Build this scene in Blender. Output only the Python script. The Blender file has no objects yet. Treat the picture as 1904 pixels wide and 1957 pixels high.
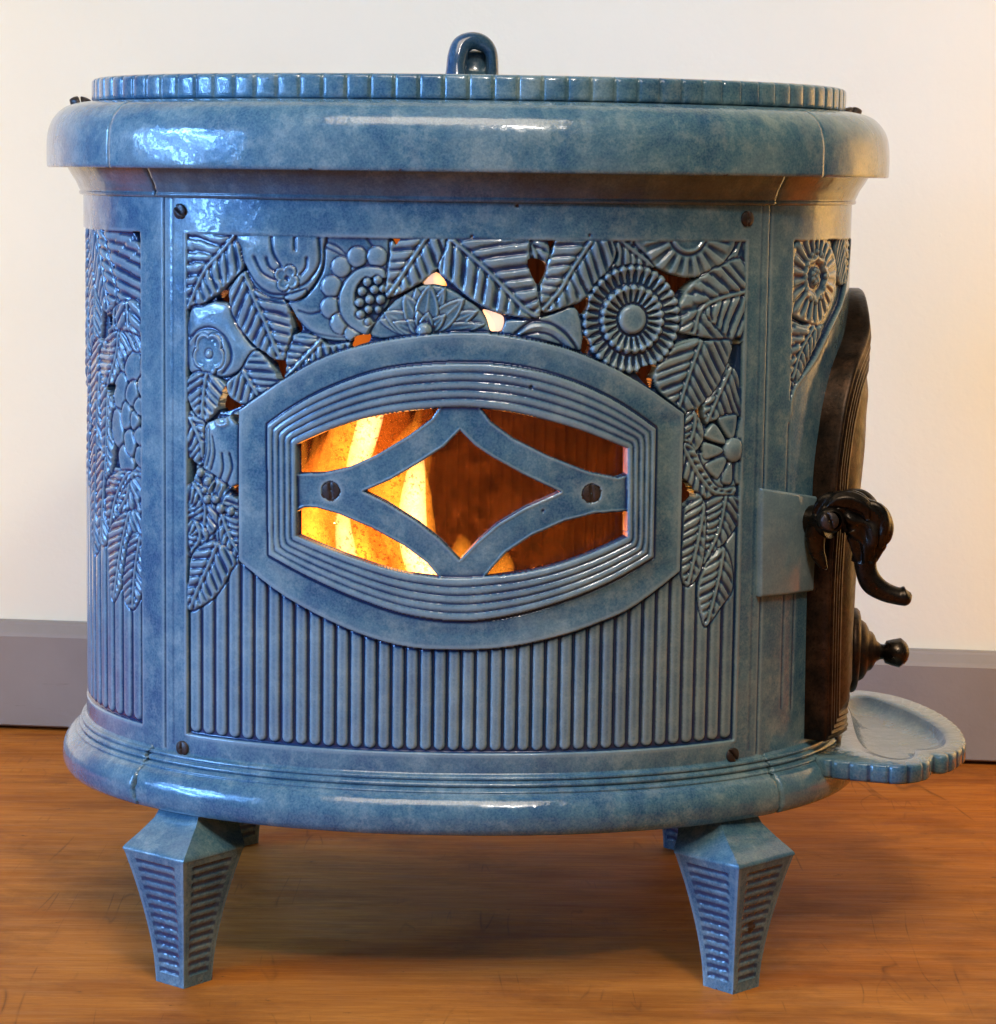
import bpy, math, random
import numpy as np
from mathutils import Matrix, Vector
random.seed(3); rng = np.random.default_rng(3)
C = bpy.context.scene.collection
PI = math.pi

# ------------------------------------------------------------------ camera
IW, IH = 1904.0, 1957.3                      # working pixel frame of the photograph
CAM = dict(f=4991.0, pitch=.12827, yaw=.01091, roll=-.01359, pos=np.array([.00416, -2.08941, .59833]))
def cam_axes():
    p, y, r = CAM['pitch'], CAM['yaw'], CAM['roll']
    f = np.array([math.sin(y)*math.cos(p), math.cos(y)*math.cos(p), -math.sin(p)])
    rt = np.array([math.cos(y), -math.sin(y), 0.]); d = np.cross(f, rt)
    return math.cos(r)*rt+math.sin(r)*d, -math.sin(r)*rt+math.cos(r)*d, f
CR, CD, CF = cam_axes()
cd = bpy.data.cameras.new('camera'); cam = bpy.data.objects.new('camera', cd); C.objects.link(cam)
cd.sensor_fit = 'HORIZONTAL'; cd.sensor_width = 36; cd.lens = 36*CAM['f']/IW; cd.clip_start = .05; cd.clip_end = 100
m = Matrix.Identity(4)
for i in range(3):
    m[i][0] = CR[i]; m[i][1] = -CD[i]; m[i][2] = -CF[i]; m[i][3] = CAM['pos'][i]
cam.matrix_world = m
bpy.context.scene.camera = cam
sc = bpy.context.scene
sc.view_settings.view_transform = 'Standard'; sc.view_settings.look = 'None'
sc.view_settings.exposure = 0; sc.view_settings.gamma = 1
sc.cycles.use_denoising = True; sc.cycles.max_bounces = 8; sc.cycles.transparent_max_bounces = 16
sc.cycles.volume_step_rate = 1; sc.cycles.sample_clamp_indirect = 6

# ------------------------------------------------------------------ world and lamps
w = bpy.data.worlds.new('World'); sc.world = w; w.use_nodes = True
wn = w.node_tree.nodes; wl = w.node_tree.links
bg = wn['Background']
tc = wn.new('ShaderNodeTexCoord'); nz = wn.new('ShaderNodeTexNoise'); nz.inputs['Scale'].default_value = 2.2; nz.inputs['Detail'].default_value = 4
cr = wn.new('ShaderNodeValToRGB')
cr.color_ramp.elements[0].position = .35; cr.color_ramp.elements[0].color = (.20, .185, .165, 1)
cr.color_ramp.elements[1].position = .65; cr.color_ramp.elements[1].color = (.66, .635, .59, 1)
wl.new(tc.outputs['Generated'], nz.inputs['Vector']); wl.new(nz.outputs['Fac'], cr.inputs['Fac']); wl.new(cr.outputs['Color'], bg.inputs['Color'])
bg.inputs['Strength'].default_value = .30

def area(name, loc, aim, size, power, col, pattern=None, spread=180):
    l = bpy.data.lights.new(name, 'AREA'); l.shape = 'RECTANGLE'; l.size, l.size_y = size
    l.energy = power; l.color = col; l.spread = math.radians(spread)
    o = bpy.data.objects.new(name, l); C.objects.link(o); o.location = loc
    o.rotation_euler = (Vector(aim)-Vector(loc)).to_track_quat('-Z', 'Y').to_euler()
    if pattern:                                   # daylight broken by the branches outside the pane
        l.use_nodes = True; n = l.node_tree.nodes; k = l.node_tree.links
        e = n['Emission']; g = n.new('ShaderNodeNewGeometry'); mp = n.new('ShaderNodeTexNoise')
        mp.inputs['Scale'].default_value = pattern; mp.inputs['Detail'].default_value = 6; mp.inputs['Roughness'].default_value = .62
        r = n.new('ShaderNodeValToRGB'); r.color_ramp.elements[0].position = .52; r.color_ramp.elements[0].color = (.05, .06, .07, 1)
        r.color_ramp.elements[1].position = .545; r.color_ramp.elements[1].color = (1, 1, 1, 1)
        k.new(g.outputs['Parametric'], mp.inputs['Vector']); k.new(mp.outputs['Fac'], r.inputs['Fac'])
        k.new(r.outputs['Color'], e.inputs['Color']); e.inputs['Strength'].default_value = 3.6
    return o
area('window_daylight', (-2.7, -1.25, 1.05), (.0, -.30, .36), (1.7, 1.25), 24, (.20, .46, 1.0), 3.2, 60)
area('ceiling_lamp', (.45, -2.3, 2.35), (0, .2, .4), (.34, .14), 22, (1.0, .87, .74), 5)
area('room_lamp', (-.2, -1.75, 2.85), (.0, .4, .4), (1.9, 1.1), 56, (1.0, .82, .61))
area('wall_fill_right', (1.28, .00, .50), (1.40, .9, .46), (.35, .35), 14, (1.0, .50, .12))  # added unseen fill that warms the right of the wall
area('wall_fill_left', (-1.20, .05, .42), (-1.26, .95, .36), (.35, .35), 7, (1.0, .68, .34))  # added unseen fill that lifts the low left wall

# ------------------------------------------------------------------ material helpers
def mat(name):
    M_ = bpy.data.materials.new(name); M_.use_nodes = True
    n, l = M_.node_tree.nodes, M_.node_tree.links
    return M_, n, l, n['Principled BSDF']
def noise(n, l, vec, scale, detail=4, rough=.55, dist=0):
    t = n.new('ShaderNodeTexNoise'); t.inputs['Scale'].default_value = scale; t.inputs['Detail'].default_value = detail
    t.inputs['Roughness'].default_value = rough; t.inputs['Distortion'].default_value = dist
    if vec is not None: l.new(vec, t.inputs['Vector'])
    return t.outputs['Fac']
def ramp(n, l, fac, stops):
    r = n.new('ShaderNodeValToRGB'); e = r.color_ramp.elements
    while len(e) < len(stops): e.new(.5)
    for i, (p, c) in enumerate(stops):
        e[i].position = p; e[i].color = (c[0], c[1], c[2], 1) if isinstance(c, (tuple, list)) else (c, c, c, 1)
    l.new(fac, r.inputs['Fac']); return r.outputs['Color']
def mix(n, l, fac, a, b, mode='MIX'):
    x = n.new('ShaderNodeMix'); x.data_type = 'RGBA'; x.blend_type = mode
    for sock, v in ((x.inputs['Factor'], fac), (x.inputs['A'], a), (x.inputs['B'], b)):
        if hasattr(v, 'is_output'): l.new(v, sock)
        elif isinstance(v, (tuple, list)): sock.default_value = (*v[:3], 1)
        else: sock.default_value = v
    return x.outputs['Result']
def mth(n, l, op, a, b=0., c=None):
    x = n.new('ShaderNodeMath'); x.operation = op
    for i, v in enumerate((a, b) if c is None else (a, b, c)):
        if hasattr(v, 'is_output'): l.new(v, x.inputs[i])
        else: x.inputs[i].default_value = v
    return x.outputs[0]
def objco(n, l, scale=None):
    t = n.new('ShaderNodeTexCoord').outputs['Object']
    g = n.new('ShaderNodeNewGeometry').outputs['Position']
    if scale:
        m_ = n.new('ShaderNodeMapping'); m_.inputs['Scale'].default_value = scale; l.new(g, m_.inputs['Vector']); return m_.outputs[0]
    return g
def bump(n, l, h, dist, strength=1, prev=None):
    b = n.new('ShaderNodeBump'); b.inputs['Distance'].default_value = dist; b.inputs['Strength'].default_value = strength
    l.new(h, b.inputs['Height'])
    if prev is not None: l.new(prev, b.inputs['Normal'])
    return b.outputs['Normal']

def enamel_material():
    M_, n, l, b = mat('majolica_enamel')
    p = objco(n, l)
    big = noise(n, l, p, 13, 6, .68, .5); med = noise(n, l, p, 46, 9, .78); fine = noise(n, l, p, 620, 3, .6)
    c = ramp(n, l, big, [(.39, (.010, .070, .150)), (.50, (.050, .142, .196)), (.60, (.158, .250, .268))])
    c = mix(n, l, .38, c, ramp(n, l, med, [(.42, (.010, .062, .138)), (.51, (.060, .154, .200)), (.60, (.280, .355, .330))]))
    c = mix(n, l, .30, c, ramp(n, l, fine, [(.35, (.022, .068, .112)), (.62, (.160, .240, .265))]))
    a = n.new('ShaderNodeAttribute'); a.attribute_name = 'glaze_shade'                 # enamel pools in hollows, thins over ridges; recess shade painted in for contrast
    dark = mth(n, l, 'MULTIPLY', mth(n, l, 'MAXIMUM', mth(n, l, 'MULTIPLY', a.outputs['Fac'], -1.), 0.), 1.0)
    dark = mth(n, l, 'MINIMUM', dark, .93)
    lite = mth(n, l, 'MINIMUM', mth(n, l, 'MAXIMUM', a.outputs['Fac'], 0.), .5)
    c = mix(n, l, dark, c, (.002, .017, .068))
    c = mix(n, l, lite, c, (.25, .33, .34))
    a3 = n.new('ShaderNodeAttribute'); a3.attribute_name = 'cove_tint'  # painted-in floor reflection mixed with grime under the cap
    c = mix(n, l, mth(n, l, 'MULTIPLY', a3.outputs['Fac'], ramp(n, l, noise(n, l, p, 17, 5, .65), [(.35, .25), (.62, 1)])), c, (.050, .056, .046))
    # rust chips
    a2 = n.new('ShaderNodeAttribute'); a2.attribute_name = 'chip'
    ch = mth(n, l, 'ADD', noise(n, l, p, 150, 5, .7), a2.outputs['Fac'])
    chf = ramp(n, l, ch, [(.765, 0), (.785, 1)])
    c = mix(n, l, chf, c, (.035, .018, .012))
    l.new(c, b.inputs['Base Color'])
    l.new(ramp(n, l, mth(n, l, 'ADD', med, mth(n, l, 'MULTIPLY', chf, .5)), [(.35, .13), (.7, .26), (1, .7)]), b.inputs['Roughness'])
    b.inputs['Specular IOR Level'].default_value = .34
    b.inputs['Coat Weight'].default_value = .45; b.inputs['Coat Roughness'].default_value = .02
    wv = bump(n, l, noise(n, l, p, 38, 2, .5), .0018, .6)
    wv = bump(n, l, noise(n, l, p, 330, 3, .6), .00022, .5, wv)
    l.new(wv, b.inputs['Normal'])
    l.new(bump(n, l, noise(n, l, p, 34, 3, .55), .0022, .6), b.inputs['Coat Normal'])
    return M_
def iron_material(name, base=(.028, .022, .018), warm=(.085, .045, .024), rough=(.32, .55), metal=.75):
    M_, n, l, b = mat(name)
    p = objco(n, l)
    c = ramp(n, l, noise(n, l, p, 55, 6, .7), [(.38, base), (.56, tuple((x+y)/2 for x, y in zip(base, warm))), (.7, warm)])
    c = mix(n, l, ramp(n, l, noise(n, l, p, 420, 3), [(.55, 0), (.7, .6)]), c, tuple(.35*x for x in base))
    l.new(c, b.inputs['Base Color']); b.inputs['Metallic'].default_value = metal
    l.new(ramp(n, l, noise(n, l, p, 120, 4), [(.3, rough[0]), (.7, rough[1])]), b.inputs['Roughness'])
    l.new(bump(n, l, noise(n, l, p, 260, 4), .0004, .6), b.inputs['Normal'])
    return M_
ENAMEL = enamel_material()
IRON = iron_material('blackened_door_iron', (.016, .012, .009), (.085, .046, .026), (.30, .50), .8)
BRONZE = iron_material('dark_bronze', (.020, .017, .014), (.06, .045, .032), (.22, .38), .9)
SCREW = iron_material('rusty_screw_steel', (.035, .030, .028), (.10, .070, .055), (.35, .6), .7)
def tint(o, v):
    a = o.data.attributes.new('glaze_shade', 'FLOAT', 'POINT'); a.data.foreach_set('value', np.full(len(o.data.vertices), v, np.float32))
def simple(name, col, rough=.6, metal=0):
    M_, n, l, b = mat(name); p = objco(n, l)
    c = ramp(n, l, noise(n, l, p, 60, 5), [(.3, tuple(.7*x for x in col)), (.7, tuple(min(1, 1.3*x) for x in col))])
    l.new(c, b.inputs['Base Color']); b.inputs['Roughness'].default_value = rough; b.inputs['Metallic'].default_value = metal
    l.new(bump(n, l, noise(n, l, p, 200, 4), .0006, .5), b.inputs['Normal'])
    return M_
LINER = simple('sooty_firebrick', (.048, .012, .007), .85)
BLACK = simple('black_cast_iron', (.012, .012, .013), .6)

# ------------------------------------------------------------------ plan curve of the stove
A, B, NE = .30263, .24298, 2.1158
_t = np.linspace(-PI/2-PI, -PI/2+PI, 7201)
def _se(t):
    c, s = np.cos(t), np.sin(t)
    return A*np.sign(c)*np.abs(c)**(2/NE), B*np.sign(s)*np.abs(s)**(2/NE)
_X, _Y = _se(_t)
_s = np.concatenate([[0], np.cumsum(np.hypot(np.diff(_X), np.diff(_Y)))]); _s -= _s[3600]
LP = _s[-1]-_s[0]
_u = np.linspace(_s[0], _s[-1], 4001)
_X, _Y = np.interp(_u, _s, _X), np.interp(_u, _s, _Y)
_tx, _ty = np.gradient(_X), np.gradient(_Y)
k = np.ones(15)/15
def _sm(v):
    v = np.concatenate([v[-16:-1], v, v[1:16]]); return np.convolve(v, k, 'same')[15:-15]
_tx, _ty = _sm(_tx), _sm(_ty); q = np.hypot(_tx, _ty); _nx, _ny = _ty/q, -_tx/q
def base(s):
    s = (np.asarray(s, float)+LP/2) % LP-LP/2
    return np.interp(s, _u, _X), np.interp(s, _u, _Y), np.interp(s, _u, _nx), np.interp(s, _u, _ny)
def pt(s, z, h=0.):
    x, y, nx, ny = base(s); z = np.asarray(z, float)+0*x
    return np.stack([x+h*nx, y+h*ny, z], -1)
SE = LP/4                                        # arc length from the front centre to the right end

def ray(x, y):
    d = CF*CAM['f']+CR*(x-IW/2)+CD*(y-IH/2); return d/np.linalg.norm(d)
def on_plane(x, y, axis, val):
    d = ray(x, y); t = (val-CAM['pos'][axis])/d[axis]; return CAM['pos']+t*d
def sz(x, y):                                    # photograph point -> (arc length, height) on the real curved body
    d = ray(x, y); o = CAM['pos']; tt = np.linspace(1.6, 2.15, 1101)
    P = o+tt[:, None]*d
    g = (np.abs(P[:, 0])/A)**NE+(np.abs(P[:, 1])/B)**NE
    i = np.argmax(g < 1) if (g < 1).any() else int(np.argmin(g))
    p = P[i]
    if 0 < i and g[i] < 1:
        u = (g[i-1]-1)/(g[i-1]-g[i]); p = P[i-1]*(1-u)+P[i]*u
    j = np.argmin((_X-p[0])**2+(_Y-p[1])**2)
    return float(_u[j]), float(p[2])
CROPS = dict(A=(380, 490, 3.6615), B=(820, 490, 3.6615), C=(1180, 490, 3.6615), D=(380, 900, 3.6615), W=(540, 840, 1.9833),
             E=(1380, 800, 3.155), F=(160, 460, 2.082), G=(1660, 480, 2.796), K=(1640, 1050, 2.757), P=(0, 0, 1/1.1418))
def frame(c, x, y):
    ox, oy, s = CROPS[c]
    return (x/s+ox)/1.1418, (y/s+oy)/1.1418
def S(c, pts): return np.array([sz(*frame(c, x, y)) for x, y in pts])

# ------------------------------------------------------------------ object helpers
def link(name, me, mtl=None, parent=None, smooth=True):
    o = bpy.data.objects.new(name, me); C.objects.link(o)
    if mtl is not None and not len(me.materials): me.materials.append(mtl)
    if parent is not None: o.parent = parent
    return o
def mesh_np(name, V, F, smooth=True, attrs=None):
    V = np.asarray(V, np.float32); F = np.asarray(F, np.int32); k = F.shape[1]
    me = bpy.data.meshes.new(name); me.vertices.add(len(V)); me.vertices.foreach_set('co', V.ravel())
    me.loops.add(F.size); me.loops.foreach_set('vertex_index', F.ravel())
    me.polygons.add(len(F)); me.polygons.foreach_set('loop_start', np.arange(0, F.size, k, dtype=np.int32))
    me.polygons.foreach_set('use_smooth', np.full(len(F), smooth))
    me.update(calc_edges=True)
    for a, v in (attrs or {}).items():
        at = me.attributes.new(a, 'FLOAT', 'POINT'); at.data.foreach_set('value', np.asarray(v, np.float32))
    return me
def grid_faces(nu, nv, cu=False, cv=False):      # vertex index = i*nv + j
    i = np.arange(nu if cu else nu-1); j = np.arange(nv if cv else nv-1)
    I, J = np.meshgrid(i, j, indexing='ij'); I2, J2 = (I+1) % nu, (J+1) % nv
    return np.stack([I*nv+J, I2*nv+J, I2*nv+J2, I*nv+J2], -1).reshape(-1, 4)
def smooth_curve(P, n=6, closed=True):           # Catmull-Rom
    P = np.asarray(P, float); N = len(P); out = []
    rng_ = range(N) if closed else range(N-1)
    for i in rng_:
        if closed: p0, p1, p2, p3 = P[i-1], P[i], P[(i+1) % N], P[(i+2) % N]
        else: p0, p1, p2, p3 = P[max(i-1, 0)], P[i], P[i+1], P[min(i+2, N-1)]
        for u in np.arange(n)/n:
            out.append(.5*((2*p1)+(-p0+p2)*u+(2*p0-5*p1+4*p2-p3)*u*u+(-p0+3*p1-3*p2+p3)*u**3))
    if not closed: out.append(P[-1])
    return np.array(out)
def catm(prof, n=6): return smooth_curve(prof, n, False)
def sweep(name, prof, s0, s1, ns, mtl, parent, closed=False, extra=None, jag=(0, 0), caps=False, dh=0., chip=None, cove_tint=0.):
    prof = np.asarray(prof, float); nv = len(prof)
    if closed: ss = np.repeat(np.linspace(s0, s1, ns, endpoint=False)[:, None], nv, 1)
    else:
        u = np.linspace(0, 1, ns)[:, None]
        j0 = np.cumsum(rng.normal(0, 1, nv)); j0 -= np.linspace(j0[0], j0[-1], nv); j1 = np.cumsum(rng.normal(0, 1, nv)); j1 -= np.linspace(j1[0], j1[-1], nv)
        a0 = s0+jag[0]*j0/max(1, np.abs(j0).max()); a1 = s1+jag[1]*j1/max(1, np.abs(j1).max())
        ss = a0[None]*(1-u)+a1[None]*u
    H = prof[None, :, 0]+0*ss+dh; Z = prof[None, :, 1]+0*ss
    if extra is not None: H = H+extra(ss, Z, np.arange(nv)[None])
    V = pt(ss.ravel(), Z.ravel(), H.ravel()); F = grid_faces(ns, nv, closed)
    if caps and not closed:                       # turn the ends inwards so the casting shows its thickness at the joint
        Vi = V.reshape(ns, nv, 3); e = []
        for row, sr in ((Vi[0], ss[0]), (Vi[-1], ss[-1])):
            hh = prof[:, 0]-.008; e.append(pt(sr, prof[:, 1], hh))
        n0 = len(V); V = np.concatenate([V]+e)
        j = np.arange(nv-1)
        F = np.concatenate([F, np.stack([j, j+1, n0+j+1, n0+j], -1), np.stack([(ns-1)*nv+j+1, (ns-1)*nv+j, n0+nv+j, n0+nv+j+1], -1)])
    at = None
    if chip: at = dict(chip=np.where(V[:, 2] < chip[0], chip[1], 0.))
    if cove_tint: at = dict(cove_tint=np.full(len(V), cove_tint))
    return link(name, mesh_np(name, V, F, True, at), mtl, parent)
def tube(name, path, rad, mtl, parent, nseg=16, flat=None, n=6, relief=None, up=(0, 0, 1)):
    """smooth closed tube along a 3-D path with one radius per point; flat = (a, b) scale of the section"""
    Q = catm(np.hstack([np.asarray(path, float), np.asarray(rad, float).reshape(len(path), -1)]), n)
    P, Rr = Q[:, :3], Q[:, 3:]
    T = np.gradient(P, axis=0); T /= np.linalg.norm(T, axis=1)[:, None]
    V = []; side0 = None
    for i in range(len(P)):
        a = np.cross(T[i], np.array(up, float))
        if np.linalg.norm(a) < 1e-4: a = np.cross(T[i], [1, 0, 0])
        a /= np.linalg.norm(a)
        if side0 is not None and a@side0 < 0: a = -a
        side0 = a; b_ = np.cross(a, T[i])
        ang = np.arange(nseg)*2*PI/nseg
        ra = Rr[i, 0]; rb = Rr[i, 1] if Rr.shape[1] > 1 else ra
        mod = 1+(relief(i/(len(P)-1), ang) if relief else 0*ang)
        V.append(P[i]+np.outer(np.cos(ang)*ra*mod, a)+np.outer(np.sin(ang)*rb*mod, b_))
    V = np.concatenate(V+[P[:1], P[-1:]]); N = len(P)
    F = grid_faces(N, nseg, False, True).tolist(); c0, c1 = N*nseg, N*nseg+1
    me = bpy.data.meshes.new(name)
    F += [[c0, (j+1) % nseg, j] for j in range(nseg)]+[[c1, (N-1)*nseg+j, (N-1)*nseg+(j+1) % nseg] for j in range(nseg)]
    me.from_pydata(V.tolist(), [], F); me.polygons.foreach_set('use_smooth', [True]*len(me.polygons)); me.update()
    return link(name, me, mtl, parent)
def lathe(name, prof, centre, axis, mtl, parent, nseg=40, mod=None):
    """prof: (distance along axis, radius)"""
    ax = Vector(axis).normalized(); u = ax.orthogonal().normalized(); v = ax.cross(u)
    u, v, ax = map(np.array, (u, v, ax)); V = []
    ang = np.arange(nseg)*2*PI/nseg
    for d, r in prof:
        rr = r*(1+(mod(ang, d) if mod else 0*ang))
        V.append(np.array(centre)+ax*d+np.outer(np.cos(ang)*rr, u)+np.outer(np.sin(ang)*rr, v))
    return link(name, mesh_np(name, np.concatenate(V), grid_faces(len(prof), nseg, False, True)), mtl, parent)
def screw(s, z, h, parent, r=.0055, slot=.6, depth=.0022, xyz=None, nrm=None):
    """round slotted screw head: real slot between two raised halves"""
    if xyz is None:
        x, y, nx, ny = base(s); c = np.array([x+h*nx, y+h*ny, z]); N = np.array([nx, ny, 0.])
    else: c, N = np.array(xyz, float), np.array(nrm, float)
    U = np.cross(N, [0, 0, 1.]) if abs(N[2]) < .9 else np.array([1., 0, 0]); U /= np.linalg.norm(U); W_ = np.cross(N, U)
    a = np.linspace(0, 2*PI, 40, endpoint=False); V = []; rs = [1.0, 1.0, .93, .8, .6, .42, .25, .08]
    for i, q_ in enumerate(rs):
        x, y = np.cos(a)*q_*r, np.sin(a)*q_*r
        hh = np.full(40, -depth) if i == 0 else depth*np.sqrt(np.clip(1-q_**2*.8, 0, 1))
        d_ = np.abs(x*math.cos(slot)+y*math.sin(slot))
        if i: hh = np.where(d_ < r*.15, -depth*.2, hh)
        V.append(c+np.outer(x, U)+np.outer(y, W_)+np.outer(hh, N))
    V = np.concatenate(V)
    o = link('screw', mesh_np('screw', V, np.concatenate([grid_faces(len(rs), 40, False, True)])), SCREW, parent); return o

# ------------------------------------------------------------------ relief engine
def sdf(poly, X, Y):
    """positive inside"""
    d = np.full(X.shape, 1e9); ins = np.zeros(X.shape, bool); n = len(poly)
    for i in range(n):
        x0, y0 = poly[i-1]; x1, y1 = poly[i]; ex, ey = x1-x0, y1-y0; L = ex*ex+ey*ey+1e-18
        t = np.clip(((X-x0)*ex+(Y-y0)*ey)/L, 0, 1)
        d = np.minimum(d, (X-x0-t*ex)**2+(Y-y0-t*ey)**2)
        c = (y0 > Y) != (y1 > Y)
        with np.errstate(divide='ignore', invalid='ignore'):
            ins ^= c & (X < (x1-x0)*(Y-y0)/(y1-y0+1e-18)+x0)
    d = np.sqrt(d); return np.where(ins, d, -d)
def linedist(path, X, Y):
    d = np.full(X.shape, 1e9); U = np.zeros(X.shape); Sg = np.zeros(X.shape); acc = 0
    for i in range(len(path)-1):
        x0, y0 = path[i]; x1, y1 = path[i+1]; ex, ey = x1-x0, y1-y0; L = math.hypot(ex, ey)+1e-12
        tr = ((X-x0)*ex+(Y-y0)*ey)/L
        if i == 0 and len(path) > 2: t = np.clip(tr, -1e9, L)
        elif i == len(path)-2: t = np.clip(tr, 0, 1e9)
        else: t = np.clip(tr, 0, L)
        dd = np.hypot(X-x0-t*ex/L, Y-y0-t*ey/L); m_ = dd < d
        d = np.where(m_, dd, d); U = np.where(m_, acc+t, U); Sg = np.where(m_, np.sign(ex*(Y-y0)-ey*(X-x0)), Sg); acc += L
    return d, U, Sg
def ss(x, a, b):
    t = np.clip((x-a)/(b-a), 0, 1); return t*t*(3-2*t)
mm = .001
class Relief:
    def __init__(s, s0, s1, z0, z1, cell):
        s.nu, s.nv = int((s1-s0)/cell)+1, int((z1-z0)/cell)+1
        s.u = np.linspace(s0, s1, s.nu); s.v = np.linspace(z0, z1, s.nv)
        s.X, s.Y = np.meshgrid(s.u, s.v, indexing='ij')
        s.H = np.zeros(s.X.shape); s.I = np.zeros(s.X.shape, int); s.hole = np.zeros(s.X.shape, bool); s.hd = np.full(s.X.shape, -1.)
        s.chip = np.zeros(s.X.shape); s.names = ['body']; s.clip = None
    def win(s, P, pad=4*mm):
        P = np.asarray(P); a = np.searchsorted(s.u, [P[:, 0].min()-pad, P[:, 0].max()+pad]); b = np.searchsorted(s.v, [P[:, 1].min()-pad, P[:, 1].max()+pad])
        return slice(max(a[0], 0), a[1]), slice(max(b[0], 0), b[1])
    def new(s, name): s.names.append(name); return len(s.names)-1
    def put(s, w_, d, hgt, name, outline=1.2*mm, cut=1.4*mm, keep=None):
        """write an element: d = signed distance, hgt = height inside"""
        H, I = s.H[w_], s.I[w_]; ok = np.ones(d.shape, bool) if s.clip is None else s.clip[w_]
        out = (d <= 0) & (d > -outline) & ok; H[out] -= cut*(1+d[out]/outline)
        m_ = (d > 0) & ok
        H[m_] = hgt[m_]
        if name is not None:
            i = s.new(name) if isinstance(name, str) else name; I[m_] = i; return i
    def edge(s, d, r=1.8*mm, t=1.9*mm):
        e = np.clip(d/r, 0, 1); return t*(np.sqrt(1-(1-e)**2)-1)
    def leaf(s, P, rib, level=0, pitch=5.5*mm, amp=.75*mm, name='leaf', lean=.75, n=5, tilt=0):
        pitch *= 1.5; amp *= .9
        P = smooth_curve(P, n); w_ = s.win(P)
        X, Y = s.X[w_], s.Y[w_]
        if X.size == 0: return
        d = sdf(P, X, Y); rd, U, Sg = linedist(smooth_curve(rib, 4, False), X, Y)
        ph = (U-rd*lean)/pitch+random.random()
        a_ = 2*PI*(ph+.10*np.sin(2*PI*ph*.37+1.3*Sg)); v = np.tanh(2.6*(np.sin(a_)+.25*np.sin(2*a_)+.2))*(1+.25*np.sin(a_*.31+Sg))
        fade = ss(rd, .8*mm, 2.4*mm)*ss(d, .7*mm, 2.2*mm)
        h = level*mm+s.edge(d)+amp*v*fade+1.0*mm*np.exp(-(rd/(1.15*mm))**2)*ss(d, 0, 2*mm)-.7*mm*np.exp(-((rd-2.3*mm)/(.9*mm))**2)-.00*rd
        h = h+.9*mm*np.exp(-((rd-6*mm)/(5*mm))**2)+tilt*Sg*np.minimum(rd, 8*mm)*.12
        return s.put(w_, d, h, name)
    def blob(s, P, level=0, dome=1.6, r=6, name='pod', n=5, sm=True):
        P = smooth_curve(P, n) if sm else np.asarray(P); w_ = s.win(P); d = sdf(P, s.X[w_], s.Y[w_])
        h = level*mm+s.edge(d)+dome*mm*(np.sqrt(1-(1-np.clip(d/(r*mm), 0, 1))**2)-.6)
        return s.put(w_, d, h, name)
    def stroke(s, P, h=-.9, wd=.9, only=None):
        P = smooth_curve(P, 5, False); w_ = s.win(P); 
        X, Y = s.X[w_], s.Y[w_]; d = np.full(X.shape, 1e9)
        for i in range(len(P)-1):
            e = P[i+1]-P[i]; L = e@e+1e-18; t = np.clip(((X-P[i, 0])*e[0]+(Y-P[i, 1])*e[1])/L, 0, 1)
            d = np.minimum(d, np.hypot(X-P[i, 0]-t*e[0], Y-P[i, 1]-t*e[1]))
        m_ = np.exp(-(d/(wd*mm))**2)
        if s.clip is not None: m_ = m_*s.clip[w_]
        if only is not None: m_ = m_*(s.I[w_] == only)
        s.H[w_] += h*mm*m_
    def ball(s, c, r, level=0, name=None, hgt=1.):
        c = np.asarray(c); P = np.array([c-r, c+r]); w_ = s.win(P); X, Y = s.X[w_], s.Y[w_]
        d = r-np.hypot(X-c[0], Y-c[1]); h = level*mm+hgt*np.sqrt(np.clip(r*r-np.clip(r-d, 0, r)**2, 0, None))
        s.put(w_, d, h, name, .9*mm, 1.0*mm)
    def petal(s, c, tip, wd, level=0, name=None, hgt=1.0, groove=True):
        c, tip = np.asarray(c, float), np.asarray(tip, float); ax = tip-c; L = np.linalg.norm(ax); ax /= L; nr = np.array([-ax[1], ax[0]])
        t = np.linspace(0, 1, 14); prof = wd*np.sin(PI*t**.8)**.75; prof[-1] = 0
        P = np.concatenate([c+np.outer(t*L, ax)+np.outer(prof, nr), (c+np.outer(t*L, ax)-np.outer(prof, nr))[::-1]])
        w_ = s.win(P); X, Y = s.X[w_], s.Y[w_]; d = sdf(P, X, Y)
        v = (X-c[0])*nr[0]+(Y-c[1])*nr[1]
        h = level*mm+s.edge(d, 1.4*mm, 1.4*mm)-.7*mm*ss(d, 1.2*mm, 2.6*mm)+(.5*mm*np.exp(-(v/(.8*mm))**2) if groove else 0)
        return s.put(w_, d, h*1.0, name, .9*mm, .8*mm)
    def lobed(s, c, R, n, depth, level=0, name=None, rot=0, asp=1., rim=True):
        c = np.asarray(c); w_ = s.win(np.array([c-R*1.3, c+R*1.3])); X, Y = s.X[w_]-c[0], (s.Y[w_]-c[1])/asp
        th = np.arctan2(Y, X)+rot; r = np.hypot(X, Y); Rt = R*(1-depth+depth*np.abs(np.cos(n*th/2))**.6)
        d = (Rt-r); h = level*mm+s.edge(d, 1.4*mm, 1.5*mm)
        if rim: h = h-.9*mm*ss(d, 1.4*mm, 3*mm)
        return s.put(w_, d, h, name)
    def drops(s, c, r0, r1, n, level, name=None, asp=1., hgt=1., rot=0):
        c = np.asarray(c); w_ = s.win(np.array([c-r1*1.1, c+r1*1.1])); X, Y = s.X[w_]-c[0], (s.Y[w_]-c[1])/asp
        th = np.arctan2(Y, X)+rot; r = np.hypot(X, Y); k_ = np.round(th*n/(2*PI)); dth = th-k_*2*PI/n
        v = np.abs(np.sin(dth))*r; hw = PI*r1/n*.92
        t = np.clip((r-r0)/(r1-r0-hw), 0, 1); wd = hw*(.26+.74*t**2.2)
        over = np.maximum(0, r-(r1-hw)); q_ = np.sqrt(v**2+over**2)/wd
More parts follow.
